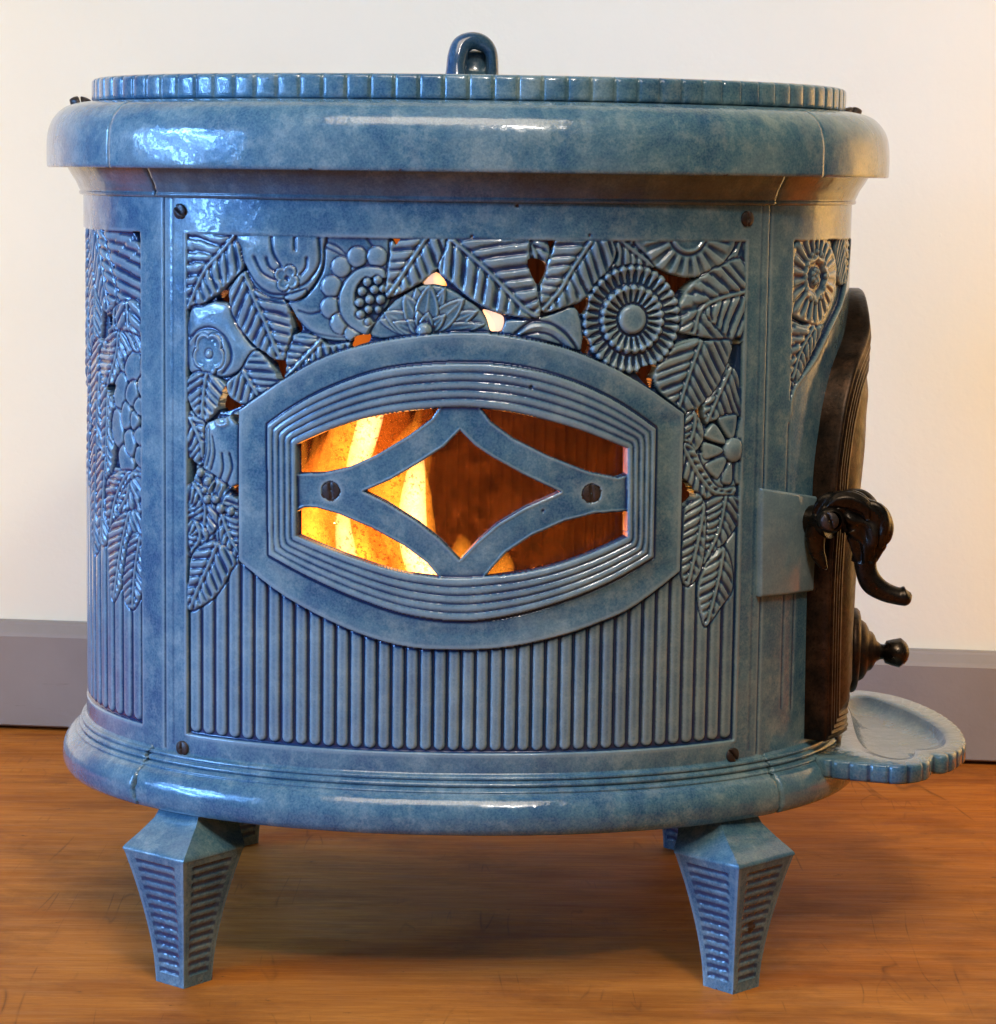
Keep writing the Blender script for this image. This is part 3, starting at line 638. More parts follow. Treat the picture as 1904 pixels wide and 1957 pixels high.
i0 = len(R.names); R.names += ['moulding_bead']*nr
R.I[w_][ring] = (i0+k_)[ring]
web = R.new('tracery'); m_ = di > 0
R.H[w_][m_] = bow-.6*mm; R.I[w_][m_] = web
di2 = np.full(R.X.shape, -1.); di2[w_] = di
ops = [[(214, 256), (340, 200), (500, 146), (650, 118), (828, 100), (800, 145), (700, 218), (560, 302), (440, 356), (330, 380), (214, 382)],
       [(1012, 102), (1130, 116), (1250, 140), (1450, 192), (1650, 268), (1650, 385), (1600, 400), (1480, 376), (1300, 306), (1150, 230), (1055, 160)],
       [(214, 545), (250, 530), (300, 530), (400, 558), (540, 618), (680, 695), (780, 770), (828, 830), (760, 826), (650, 806), (450, 745), (214, 652)],
       [(1648, 545), (1648, 652), (1480, 738), (1250, 800), (1030, 828), (1060, 790), (1120, 725), (1230, 652), (1370, 590), (1500, 557)],
       [(920, 196), (985, 262), (1060, 312), (1200, 390), (1352, 462), (1200, 530), (1080, 602), (1000, 672), (920, 755), (840, 672), (740, 592), (600, 505), (505, 460), (620, 410), (740, 340), (850, 268)]]
for P in ops:
    P = S0([frame('W', x, y) for x, y in P]); w2 = R.win(P); d = sdf(P, R.X[w2], R.Y[w2]); ok = (R.I[w2] == web)
    r_ = (d <= 0) & (d > -2.2*mm) & ok; R.H[w2][r_] += (.5*mm*np.exp(-((d+1.3*mm)/(.6*mm))**2)-1.5*mm*np.clip(1+d/(1.0*mm), 0, 1)**2)[r_]
    R.hole[w2] |= (d > 0) & ok; dw = np.minimum(d, di2[w2]); R.hd[w2] = np.maximum(R.hd[w2], dw)
for x, y in ((948, 1063), (1158, 843)): pass
# small casting pits
for c, x, y, r in (('B', 1240, 1295, 1.1), ('W', 1280, 545, .9)):
    P = CP(c, [(x, y)])[0]; w2 = R.win(np.array([P, P]), 4*mm); q_ = np.hypot(R.X[w2]-P[0], R.Y[w2]-P[1]); R.H[w2] -= 1.6*mm*np.exp(-(q_/(r*mm))**2)
for x, y in ((1128, 450), (990, 394), (972, 384), (903, 452)):
    P = np.array(sz(x, y)); w2 = R.win(np.array([P, P]), 4*mm); q_ = np.hypot(R.X[w2]-P[0], R.Y[w2]-P[1]); R.H[w2] -= 1.4*mm*np.exp(-(q_/(1.0*mm))**2); R.chip[w2] += .5*np.exp(-(q_/(1.1*mm))**2)
for x, y in ((345, 404), (1428, 418), (350, 1430), (1400, 1443)):   # rust halo at the screws
    P = np.array(sz(x, y)); w2 = R.win(np.array([P, P]), 14*mm); q_ = np.hypot(R.X[w2]-P[0], R.Y[w2]-P[1]); R.chip[w2] += .22*np.exp(-(q_/(6.5*mm))**2)
for x, y in ((633, 938), (1130, 943)):
    P = np.array(sz(x, y)); w2 = R.win(np.array([P, P]), 14*mm); q_ = np.hypot(R.X[w2]-P[0], R.Y[w2]-P[1]); R.chip[w2] += .28*np.exp(-((q_-7*mm)/(1.5*mm))**2); R.H[w2] -= 1.2*mm*(q_ < 6.9*mm)

holder = {}
fpn = bpy.data.objects.new('front_panel', None); C.objects.link(fpn); fpn.parent = stove
wfr = bpy.data.objects.new('window_frame', None); C.objects.link(wfr); wfr.parent = stove
parts = {0: ('panel_frame', fpn, ENAMEL), ground: ('lattice_ground', fpn, ENAMEL), plate: ('surround', wfr, ENAMEL), web: ('tracery', wfr, ENAMEL)}
for i in range(nr): parts[i0+i] = ('moulding_bead', wfr, ENAMEL)
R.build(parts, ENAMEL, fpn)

for (x, y), sl in (((345, 404), .9), ((1428, 418), 0.05), ((350, 1430), .2), ((1400, 1443), .7)):
    s_, z_ = sz(x, y); screw(s_, z_, .0005, fpn, .0056, sl)
for x, y in ((633, 938), (1130, 943)):
    s_, z_ = sz(x, y); screw(s_, z_, .0008, wfr, .0064, .15, .0010)

# --- side panels
def side_relief(sa, sb, edge_s, build_fn, tag_):
    """edge_s: arc positions between which the ornament field lies"""
    Q = Relief(sa, sb, ZB, ZT, .00078)
    e0, e1 = edge_s
    inn = (Q.X > e0) & (Q.X < e1) & (Q.Y < ZO) & (Q.Y > ZF)
    Q.H[:] = 0; Q.H[inn] = -4.4*mm
    Q.H += .0*mm
    Q.H -= 1.2*mm*(1-ss(np.minimum(np.abs(Q.X-sL), np.abs(Q.X-sR)), 0, 1.6*mm))
    Q.clip = inn; build_fn(Q, e0, e1, inn)
    return Q
eL = sz(268, 800)[0]; eR = sz(1510, 800)[0]
def flutes(Q, e0, e1, inn, ztop, n):
    p_ = (e1-e0)/n; f_ = np.floor((Q.X-e0)/p_).astype(int); x_ = np.abs((Q.X-e0)/p_-f_-.5)*p_; hw = p_*.435
    y_ = np.maximum(0, ZF+.0012+hw-Q.Y); q_ = np.sqrt(x_**2+y_**2)/hw
    h = -2.8*mm+2.2*mm*np.clip(1-q_**4, 0, 1)**.6; m_ = inn & (Q.Y < ztop) & (f_ >= 0) & (f_ < n)
    Q.H[m_] = h[m_]; k0 = len(Q.names); Q.names += ['flute']*n; Q.I[m_] = (f_+k0)[m_]
def left_fn(Q, e0, e1, inn):
    flutes(Q, e0, e1, inn, .375, 17)
    g = Q.new('lattice_ground'); m_ = inn & (Q.Y >= .375); Q.I[m_] = g; Q.ground = g
    L = lambda out, rib, lv, **k: Q.leaf(S('F', out), S('F', rib), lv, **k)
    def T(s_, z_): return (eL+s_*mm, z_)       # direct placement round the flank: mm from the pillar edge
    for (o, rb, lv) in (([T(-112, .56), T(-86, .56), T(-82, .47), T(-96, .42), T(-114, .43)], [T(-96, .56), T(-104, .42)], -.6), ([T(-110, .44), T(-88, .45), T(-84, .40), T(-96, .355), T(-112, .37)], [T(-92, .45), T(-104, .36)], -.9), ([T(-60, .56), T(-30, .56), T(-22, .50), T(-34, .46), T(-52, .48)], [T(-36, .56), T(-40, .46)], -1.4),
                        ([T(-95, .56), T(-62, .56), T(-58, .50), T(-76, .45), T(-98, .48)], [T(-70, .56), T(-84, .45)], -.8),
                        ([T(-90, .46), T(-62, .47), T(-52, .43), T(-60, .38), T(-80, .38), T(-94, .42)], [T(-60, .47), T(-82, .38)], -1.0),
                        ([T(-64, .46), T(-44, .46), T(-36, .42), T(-44, .37), T(-60, .38)], [T(-46, .46), T(-54, .37)], -.6),
                        ([T(-98, .39), T(-74, .40), T(-64, .36), T(-70, .31), T(-90, .31)], [T(-74, .40), T(-86, .31)], -1.1),
                        ([T(-76, .38), T(-50, .38), T(-44, .345), T(-54, .315), T(-72, .32)], [T(-54, .38), T(-66, .315)], -.7)):
        Q.leaf(np.array(o), np.array(rb), lv, pitch=5*mm)
    L([(120, 60), (320, 60), (320, 430), (260, 440), (190, 385), (150, 250)], [(120, 60), (165, 230), (205, 420)], -1.0, pitch=7*mm, amp=.9*mm)
    L([(70, 60), (120, 60), (165, 240), (195, 390), (150, 465), (110, 390), (85, 250)], [(100, 60), (130, 260), (160, 450)], -.4, pitch=6*mm)
    L([(200, 420), (290, 415), (320, 560), (260, 580), (200, 545), (185, 480)], [(240, 410), (250, 580)], -.5, pitch=7*mm)
    L([(150, 560), (240, 545), (320, 600), (320, 735), (210, 795), (130, 780), (112, 650)], [(200, 520), (190, 650), (150, 790)], -1.2, pitch=5*mm)
    f_ = Q.new('rosette'); c_ = S('F', [(312, 960)])[0]
    for r1, r0, n_, lv, o_ in ((.047, .030, 9, -1.2, 0), (.031, .017, 8, -.8, .3), (.017, .006, 6, -.6, 0)):
        for k_ in range(n_):
            a = PI/2+o_+(k_+.5)*2*PI/n_; da = PI/n_*.88
            P = [c_+np.array([math.cos(x), math.sin(x)*1.15])*r_ for r_, x in ((r0, a-da), (r1*.9, a-da), (r1, a), (r1*.9, a+da), (r0, a+da))]
            Q.blob(np.array(P), lv, .8, 4, f_, 3)
    L([(150, 1215), (230, 1180), (320, 1210), (320, 1330), (230, 1360), (160, 1450), (140, 1330)], [(250, 1180), (190, 1300), (160, 1450)], -1.0, pitch=4.5*mm)
    L([(250, 1230), (320, 1230), (320, 1420), (260, 1380), (190, 1360)], [(250, 1220), (240, 1300), (200, 1370)], -.8, pitch=4.5*mm)
    L([(160, 1440), (250, 1360), (310, 1400), (320, 1560), (260, 1600), (180, 1780), (155, 1600)], [(250, 1370), (210, 1560), (180, 1770)], -.6, pitch=4.5*mm)
    L([(260, 1470), (315, 1500), (318, 1700), (268, 1815), (220, 1740), (230, 1600)], [(300, 1480), (275, 1650), (265, 1800)], -.8, pitch=4.5*mm)
    for h in ([(140, 485), (160, 472), (176, 488), (152, 545)], [(150, 795), (188, 793), (166, 850)], [(258, 70), (310, 70), (310, 175), (285, 140)]): Q.cut(S('F', h), 4)
    Q.hole &= inn
spL = bpy.data.objects.new('side_panel', None); C.objects.link(spL); spL.parent = stove
sA = -(SE+.07)
QL = side_relief(sA, sL-.00015, (sA+.004, eL), left_fn, 'L')
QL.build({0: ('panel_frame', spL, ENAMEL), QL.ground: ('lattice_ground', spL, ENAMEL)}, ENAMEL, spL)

DOORW = None
def right_fn(Q, e0, e1, inn):
    # ornament field limited by the swept border of the door opening
    curve = S('G', [(600, 60), (535, 300), (505, 480), (460, 590), (400, 710), (330, 850), (210, 1020), (172, 1180)])
    poly = np.concatenate([smooth_curve(curve, 5, False), [[e0, curve[-1, 1]], [e0, .5530], [curve[0, 0]+.02, .5530]]])
    d = sdf(poly, Q.X, Q.Y); field = (d > 0) & (Q.X > e0) & (Q.Y < ZO)
    Q.H[:] = 0; Q.H -= 1.2*mm*(1-ss(np.abs(Q.X-sR), 0, 1.6*mm)); Q.H[field] = -4.2*mm; Q.clip = field
    Q.H[(d < 0) & (d > -2.5*mm) & (Q.Y < ZO-1*mm) & (Q.X > e0)] += .5*mm
    g = Q.new('lattice_ground'); Q.I[field] = g; Q.ground = g
    L = lambda out, rib, lv, **k: Q.leaf(S('G', out), S('G', rib), lv, **k)
    L([(160, 640), (280, 640), (390, 640), (320, 830), (220, 1000), (150, 1020)], [(345, 630), (250, 800), (195, 1000)], -.9, pitch=5.5*mm)
    L([(150, 980), (215, 1000), (190, 1150), (150, 1180)], [(190, 980), (165, 1160)], -1.4, pitch=4.5*mm)
    L([(500, 60), (560, 60), (560, 300), (500, 400), (470, 200)], [(520, 60), (530, 350)], -1.5, pitch=4.5*mm)
    f_ = Q.new('ruffled_flower'); out = S('G', [(205, 170), (250, 115), (330, 95), (400, 110), (450, 180), (475, 290), (465, 420), (430, 540), (370, 640), (300, 635), (230, 600), (190, 560), (190, 400), (190, 260)])
    P = smooth_curve(out, 5); w_ = Q.win(P); X, Y = Q.X[w_], Q.Y[w_]; d = sdf(P, X, Y); c_ = S('G', [(345, 345)])[0]
    th = np.arctan2(Y-c_[1], X-c_[0]); r = np.hypot(X-c_[0], Y-c_[1]); tt = r/(r+np.maximum(d, 0)+1e-9)
    h = -.9*mm+Q.edge(d, 2*mm)+.8*mm*np.tanh(2*np.cos(21*th))*ss(tt, .45, .6)*ss(-tt, -.96, -.85)+1.4*mm*np.exp(-((tt-.44-.03*np.cos(8*th))/.07)**2)-1.6*mm*np.exp(-((tt-.28)/.08)**2)
    Q.put(w_, d, h, f_)
    for k_ in range(7): Q.ball(c_+np.array([math.cos(k_*.9), math.sin(k_*.9)])*(.0045 if k_ else 0), .0024, -1.4, f_, .9)
    for k_ in range(12): a = k_*PI/6; Q.ball(c_+np.array([math.cos(a), math.sin(a)*1.2])*.0155, .0022, -.4, f_, .6)
    Q.cut(S('G', [(185, 80), (245, 82), (195, 155)]), 3)
    Q.hole &= field
    zc_ = np.array([.0, .16, .25, .345, .41, .46, .48, .505, .513]); wc_ = np.array([.1, 1, 1, 1, .95, .80, .60, .15, 0])*0
    wd = np.interp(Q.Y, DK[0], DK[1], left=DK[1][0], right=0); Q.hole |= (np.abs(Q.X-SE) < wd-.006) & (Q.Y < DK[0][-1]-.008) & (Q.Y > DK[0][0]+.006)
    # shallow upright joints on the plain lower part
    for s_, z0, z1 in ((eR-.001, .20, .42), (eR+.012, ZF+.012, .34)):
        Q.H -= .8*mm*np.exp(-((Q.X-s_)/(.8*mm))**2)*ss(Q.Y, z0, z0+.004)*(1-ss(Q.Y, z1-.004, z1))
edge = [(1537, 1412), (1541, 1200), (1545, 1060), (1552.5, 934), (1557, 821), (1574.5, 737), (1594, 665)]
e_ = np.array([sz(x, y) for x, y in edge]); sw = SE-e_[:, 0]
kz = np.array([e_[0, 1]]+[.25, .30, .345, .38, .41, .435, .46, .48, .495, .506, .5115, .513])
kw = np.array([sw[0]]+[sw[1], sw[2], sw[3], sw[4]*.995, .5*(sw[4]+sw[5]), sw[5]*.985, sw[6], .072, .054, .034, .016, 0])
DK = (kz, kw)
spR = bpy.data.objects.new('side_panel', None); C.objects.link(spR); spR.parent = stove
QR = side_relief(sR+.00015, SE+.145, (eR, SE+.02), right_fn, 'R')
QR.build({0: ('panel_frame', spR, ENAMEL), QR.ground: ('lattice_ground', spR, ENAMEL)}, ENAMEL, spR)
# plain back
sweep('back_panel', [(0, ZB), (0, .25), (0, .4), (0, ZT)], SE+.1445, LP-SE-.0695, 120, BLACK, stove)

# --- cornice, cap, lid
cor = catm([(.0000, ZT-.0004), (.0030, ZT+.0003), (.0036, ZT+.0022), (.0030, ZT+.0034), (.0042, ZT+.006), (.0062, ZT+.0105), (.0095, ZT+.0155), (.0130, .6010), (.0130, .6040)], 4)
cL, cR = sz(304, 372)[0], sz(1477, 372)[0]
sweep('cornice', cor, cL+.0004, cR-.0004, 260, ENAMEL, stove, jag=(.0014, .0006), caps=True, cove_tint=.62)
sweep('cornice', cor, cR+.0004, LP+cL-.0004, 320, ENAMEL, stove, jag=(.0006, .0014), dh=-.0004, caps=True, cove_tint=.62)
cap = [(.004, .6015), (.024, .6003), (.0272, .6000), (.0282, .6008), (.0284, .6030)]+[tuple(x) for x in catm([(.0285, .606), (.0284, .617), (.0272, .628), (.0232, .6375), (.0160, .6450), (.0080, .6485), (.0, .6500), (-.012, .6505)], 6)]
kL, kR = sz(268, 372)[0], sz(1515, 372)[0]
sweep('cap_rim', cap, kL+.0003, kR-.0003, 280, ENAMEL, stove, caps=True, jag=(.0004, .0004), chip=(.6009, .16))
sweep('cap_rim', cap, kR+.0003, LP+kL-.0003, 320, ENAMEL, stove, caps=True, dh=-.0005, jag=(.0004, .0004), chip=(.6009, .16))
nt = 2*round(LP/.0178/2)
lid_s0 = -.0085
def scal(s_, Z, j):
    ph = (s_/LP*nt) % 1; v = np.abs(ph-.5)*2; k_ = ((Z > .6515) & (Z < .6675)).astype(float)
    return k_*(.0016*np.sqrt(np.clip(1-v**2.4, 0, 1))-.0014*(v > .92))
lidp = [(lid_s0-.002, .6505), (lid_s0-.001, .6507), (lid_s0, .6520), (lid_s0, .6545), (lid_s0, .659), (lid_s0, .6635), (lid_s0-.0002, .6660), (lid_s0-.0012, .6674), (lid_s0-.003, .6684), (lid_s0-.03, .6690)]
sweep('lid', lidp, -LP/2, LP/2, nt*14, ENAMEL, stove, closed=True, extra=scal)
for X_, Y_ in ((155, 189), (1626, 206)):
    P = on_plane(X_, Y_, 1, 0.0); screw(0, 0, 0, stove, .0085, .3, .0060, xyz=(P[0], P[1], .6500), nrm=(-.25 if X_ < 900 else .25, 0, .97))
# ring handle on the lid
hp = [on_plane(*q_, 1, -.11) for q_ in ((872, 150), (872, 130), (875, 108), (883, 87), (902, 78), (922, 82), (936, 96), (940, 118), (938, 150))]
hp = [p+np.array([0, (i-4)*.0022, 0]) for i, p in enumerate(hp)]
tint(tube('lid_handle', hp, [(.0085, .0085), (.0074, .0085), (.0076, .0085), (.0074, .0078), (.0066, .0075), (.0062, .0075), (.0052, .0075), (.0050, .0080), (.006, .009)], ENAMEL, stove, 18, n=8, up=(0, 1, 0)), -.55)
kb = on_plane(903, 143, 1, -.10)
BOSS = tube('handle_boss', [kb+np.array([0, .004, d_]) for d_ in (-.004, .000, .003, .010, .0155, .0180, .0185)], [(.024, .018), (.0205, .014), (.0175, .011), (.0165, .009), (.0150, .008), (.009, .005), (.001, .001)], ENAMEL, stove, 26, up=(0, 1, 0))

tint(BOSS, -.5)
# --- base
basep = [(-.001, ZB+.0015), (.0002, ZB+.0002)]+[tuple(x) for x in catm([(.0006, ZB-.0008), (.0030, ZB-.0016), (.0036, ZB-.0034), (.0024, ZB-.0044), (.0040, ZB-.0052), (.0056, ZB-.0070), (.0050, ZB-.0086), (.0038, ZB-.0090), (.0062, ZB-.0100), (.0082, ZB-.0116), (.0080, ZB-.0130), (.0095, ZB-.0136), (.0135, .1525), (.0172, .1465), (.0186, .1390), (.0180, .1325), (.0165, .1290), (.0150, .1272)], 4)]+[(.0135, .1268), (.004, .1275), (-.03, .1280)]
bL, bR = sz(294, 1500)[0], sz(1456, 1500)[0]
sweep('base_moulding', basep, bL+.0011, bR-.0009, 280, ENAMEL, stove, jag=(.0032, .0026), caps=True, chip=(.1276, .16))
sweep('base_moulding', basep, bR+.0009, LP+bL-.0011, 340, ENAMEL, stove, jag=(.0026, .0032), caps=True, dh=.0006, chip=(.1276, .16))

# --- legs: square tapering posts set corner-on, ladder relief on each face
def leg_mesh(shx, shy):
    nu, nv = 30, 150; Vs = []; Fs = []; at = []; ch = []
    zs = np.linspace(0, 1, nv); Zs = .1010*zs
    half = lambda z: .0208/math.sqrt(2)+(.0440-.0208)/math.sqrt(2)*(z/.101)**1.6
    base_ = 0
    sh = np.array([0, 0, .06, .40, .75, 1.0])
    for f_ in range(4):
        ang = PI/4+f_*PI/2; c_, s_ = math.cos(ang), math.sin(ang)
        U, Vv = np.meshgrid(np.linspace(-1, 1, nu), zs, indexing='ij'); Zz = .1010*Vv
        hw = np.vectorize(half)(Zz); x = U*hw; rel = np.zeros_like(x)
        dx = hw*.66-np.abs(x); dz = np.minimum(Zz-.008, .096-Zz); dd = np.minimum(dx, dz)
        inn = dd > 0; rel = -.8*mm*ss(dd, 0, 1.0*mm)
        lad = np.tanh(2.6*np.cos(2*PI*Zz/.0070))
        irr = .75+.45*np.sin(Zz*900+f_*2)*np.cos(x*700+f_)
        rel = rel+(inn*ss(dx-.0012-.0008*np.sin(Zz*1300+f_), 0, 1.4*mm)*.52*mm*lad*irr)+.18*mm*np.sin(x*1100+Zz*500)*np.sin(Zz*800-x*300)
        rel = rel-.25*mm*np.exp(-((np.abs(x)-hw+.001)/.0008)**2)
        g_ = np.where(inn, np.clip(.45*lad-.35, -1, .3), 0)+.35*(np.abs(U) > .93)
        o_ = hw+rel
        px = x*c_-o_*s_; py = x*s_+o_*c_
        Vs.append(np.stack([px, py, Zz], -1).reshape(-1, 3)); Fs.append(grid_faces(nu, nv)+base_); base_ += nu*nv; at.append(g_.ravel())
        ch.append(((.36 if shx < 0 and f_ == 2 else 0)*np.exp(-(((x-.002)/.008)**2+((Zz-.050)/.008)**2))+.16*(Zz < .004)+.10*(np.abs(U) > .96)).ravel())
        # sloping shoulder and neck above
        zz = np.array([.101, .1025, .1045, .112, .120, .1300]); hh = np.array([.0446, .0450, .0438, .0370, .0310, .0275])/math.sqrt(2)
        P = []
        for u in np.linspace(-1, 1, 9):
            for z_, h_, k_ in zip(zz, hh, sh): P.append((u*h_*c_-h_*s_+shx*k_, u*h_*s_+h_*c_+shy*k_, z_))
        Vs.append(np.array(P)); Fs.append(grid_faces(9, 6)+base_); base_ += 54; at.append(np.zeros(54)); ch.append(np.zeros(54))
    Vs.append(np.array([(0, -.0208, 0), (.0208, 0, 0), (0, .0208, 0), (-.0208, 0, 0)])); Fs.append(np.array([[0, 3, 2, 1]])+base_); at.append(np.zeros(4)); ch.append(np.zeros(4))
    return mesh_np('leg', np.concatenate(Vs), np.concatenate(Fs), True, dict(glaze_shade=np.concatenate(at), chip=np.concatenate(ch)))
for lx, ly, rz in ((-.2045, -.2020, .10), (.2035, -.2020, -.02), (-.203, .2022, 0), (.203, .2022, 0)):
    o = link('leg', leg_mesh(-.012 if lx > 0 else .012, .026 if ly < 0 else -.026), ENAMEL, stove); o.location = (lx, ly, 0); o.rotation_euler = (0, 0, rz)

# --- latch plate
cor4 = [(1448, 932), (1551, 948), (1548, 1128), (1445, 1140)]
c4 = np.array([sz(x, y) for x, y in cor4]); n_ = 24; V = []
def bil(u, v): return (c4[0]*(1-u)+c4[1]*u)*(1-v)+(c4[3]*(1-u)+c4[2]*u)*v
rows = [(-.0, -.002), (.0, .0040), (.012, .0052), (.03, .0055), (.5, .0055), (.97, .0055), (.988, .0052), (1., .004), (1., -.002)]
for u, hu in rows:
    for v, hv in rows:
        p = bil(u, v); V.append(pt(p[0], p[1], min(hu, hv)))
link('latch_plate', mesh_np('latch_plate', np.array(V), grid_faces(9, 9), True, dict(glaze_shade=np.full(81, .38))), ENAMEL, stove)

# --- side door
door = bpy.data.objects.new('side_door', None); C.objects.link(door); door.parent = stove
cv = smooth_curve(np.stack([kw, kz], 1), 5, False); ws, zz = cv[:, 0], cv[:, 1]
nb = 14
outl = np.concatenate([np.stack([ws, zz], 1), np.stack([-ws, zz], 1)[::-1][1:], np.stack([np.linspace(-ws[0], ws[0], nb)[1:-1], np.full(nb-2, zz[0])], 1)])
def xmax(z): return np.interp(z, [.15, .25, .36, .42, .51], [.3000, .2985, .3010, .3080, .3145])
cen = np.array([0, .31])
def door_ring(r, h):
    P = cen+(outl-cen)*np.array([r, r]); v = pt(SE+P[:, 0], P[:, 1], h); v[:, 0] = np.minimum(v[:, 0], xmax(P[:, 1])+(h-.019)*.8)
    return v
rp = [(1, -.001, 0), (1, .008, 0), (1, .0165, 0), (.996, .0185, 0), (.985, .0195, 0)]
rr_ = .975
for i in range(4): rp += [(rr_, .0185, 0), (rr_-.008, .0205, 0), (rr_-.016, .0205, 0), (rr_-.022, .0185, 0)]; rr_ -= .028
rp += [(.84, .0195, 0), (.80, .0215, 0), (.7, .0225, 0), (.45, .023, 0), (.2, .0235, 0), (.01, .0235, 0)]
V = np.concatenate([door_ring(r, h) for r, h, _ in rp])
link('door_leaf', mesh_np('door_leaf', V, grid_faces(len(rp), len(outl), False, True)), IRON, door)
# air control: disc, ring, cone and finial on the lower door
kc = on_plane(1622, 1241, 1, -.012); kc = np.array([.3030, -.012, kc[2]])
ax = (1, -.10, -.03)
lathe('draught_disc', [(-.012, .0335), (.000, .0340), (.0050, .0345), (.0075, .0335), (.0085, .0300), (.0086, .0285)], kc, ax, IRON, door, 60)
lathe('draught_disc', [(.0088, .0300), (.0092, .0335), (.0110, .0345), (.0140, .0340), (.0160, .0320), (.0170, .0285), (.0172, .0230)], kc, ax, IRON, door, 60)
lathe('draught_collar', [(.016, .0250), (.0185, .0245), (.0215, .0225), (.0235, .0190), (.0245, .0165), (.0270, .0155), (.0290, .0130), (.0310, .0085), (.0340, .0065)], kc, ax, IRON, door, 48)
lathe('draught_knob', [(.0320, .0068), (.0370, .0060), (.0385, .0092), (.0440, .0108), (.0500, .0122), (.0545, .0085), (.0565, .0055), (.0575, .001)], kc, ax, BRONZE, door, 8)
# lever handle
K = lambda pts, y: [on_plane(*frame('K', *p), 1, y) for p in pts]
hy = -.152
path = K([(395, 235), (440, 175), (520, 150), (610, 175), (680, 240), (700, 330), (690, 420), (690, 520), (725, 610), (800, 665), (880, 692), (930, 692), (962, 680)], hy)
rad = [(.006, .008), (.0105, .0115), (.0150, .0135), (.0190, .0150), (.0205, .0155), (.0190, .0145), (.0130, .0110), (.0105, .0090), (.0110, .0085), (.0095, .0080), (.0086, .0080), (.0092, .0085), (.002, .002)]
rel = lambda t, a: (.17*np.cos(5*a+16*t)+.11*np.sin(8*a-30*t))*(t < .55)*(t > .03)+.03*np.cos(3*a+6*t)
tube('door_handle', path, [(a*.78, b*.8) for a, b in rad], BRONZE, door, 40, n=12, relief=rel, up=(0, 1, 0))
pth = K([(640, 120), (700, 160), (760, 190), (790, 260), (785, 340), (770, 400)], hy-.006)
tube('handle_leaf', pth, [(.003, .004), (.0065, .006), (.0075, .007), (.0075, .007), (.0065, .006), (.002, .003)], BRONZE, door, 24, n=10, relief=lambda t, a: .12*np.cos(4*a+9*t), up=(0, 1, 0))
pth = K([(450, 160), (520, 118), (600, 118), (680, 160), (700, 230)], hy-.010)
tube('handle_leaf', pth, [(.002, .003), (.0055, .005), (.0065, .005), (.0055, .005), (.002, .003)], BRONZE, door, 20, n=10, relief=lambda t, a: .10*np.cos(5*a), up=(0, 1, 0))
pth = K([(395, 270), (385, 340), (395, 420), (420, 480), (445, 530)], hy+.004)
tube('latch_hook', pth, [(.008, .006), (.0075, .005), (.006, .004), (.0045, .0035), (.002, .002)], BRONZE, door, 14, up=(0, 1, 0))
P = on_plane(*frame('K', 480, 235), 1, hy-.012)
lathe('pivot_boss', [(-.012, .0100), (.000, .0100), (.003, .0095), (.0045, .0075), (.005, .007)], P, (0.05, -1, .02), BRONZE, door, 36)
screw(0, 0, 0, door, .0068, .35, .0040, xyz=P+np.array([-.002, -.0055, 0]), nrm=(0.05, -1, .02))
P2 = on_plane(*frame('K', 440, 240), 1, hy+.012)
tube('handle_shank', [P2+np.array([-.03, .02, 0]), P2+np.array([-.012, .004, 0]), P2+np.array([.004, -.01, 0])], [(.012, .012)]*3, BRONZE, door, 16)

# --- ash lip
zl = .1600
Kp = lambda pts: np.array([on_plane(*frame('K', *p), 2, zl)[:2] for p in pts])
og = Kp([(345, 1630), (400, 1660), (500, 1678), (640, 1693), (760, 1703), (880, 1712), (980, 1706), (1055, 1688), (1090, 1652), (1160, 1652), (1230, 1625), (1280, 1578), (1255, 1500), (1180, 1430), (1080, 1370), (960, 1320), (860, 1290), (740, 1268), (650, 1258), (570, 1262), (500, 1270)])
og = smooth_curve(og, 6, False); back = np.array([[.262, .125], [.255, .06], [.255, 0], [.255, -.06]]); og = np.concatenate([og, back])
cb = np.array([.375, -.015])
seg = np.concatenate([[0], np.cumsum(np.linalg.norm(np.diff(np.concatenate([og, og[:1]]), axis=0), axis=1))])
tot = seg[-1]; NN = 520; uu = np.arange(NN)/NN*tot; ogc = np.concatenate([og, og[:1]])
O = np.stack([np.interp(uu, seg, ogc[:, i]) for i in (0, 1)], 1)
tn = np.roll(O, -2, 0)-np.roll(O, 2, 0); tn /= np.linalg.norm(tn, axis=1)[:, None]+1e-9; nn = np.stack([tn[:, 1], -tn[:, 0]], 1)
if ((O-cb)*nn).sum() < 0: nn = -nn
np_ = 50; ph = (uu/tot*np_) % 1; v = np.abs(ph-.5)*2; sc_ = .0016*np.sqrt(np.clip(1-v**2.4, 0, 1))-.0010*(v > .9)
bz = Kp([(600, 1400), (580, 1330), (700, 1305), (860, 1355), (1000, 1415), (1110, 1480), (1165, 1540), (1150, 1588), (1060, 1608), (990, 1612), (975, 1650), (900, 1668), (800, 1655), (700, 1615), (650, 1560), (620, 1480)])
bz = smooth_curve(bz, 8)
bc = bz.mean(0); th_b = np.arctan2(*(bz-bc).T[::-1]); o_ = np.argsort(th_b); th_s = th_b[o_]; rb_ = np.linalg.norm(bz-bc, axis=1)[o_]
th_o = np.arctan2(*(O-bc).T[::-1]); Rb = np.interp(th_o, th_s, rb_, period=2*PI); dirs = np.stack([np.cos(th_o), np.sin(th_o)], 1)
Ro = np.linalg.norm(O-bc, axis=1); Rb = np.minimum(Rb, Ro*.93); BZ = bc+dirs*Rb[:, None]
rings = [(O-nn*.004, -.0155), (O+nn*(sc_[:, None]-.001), -.0140), (O+nn*sc_[:, None], -.0125), (O+nn*sc_[:, None], -.0060), (O+nn*sc_[:, None], -.0018), (O+nn*(sc_[:, None]-.0010), -.0003), (O-nn*.002, .0003)]
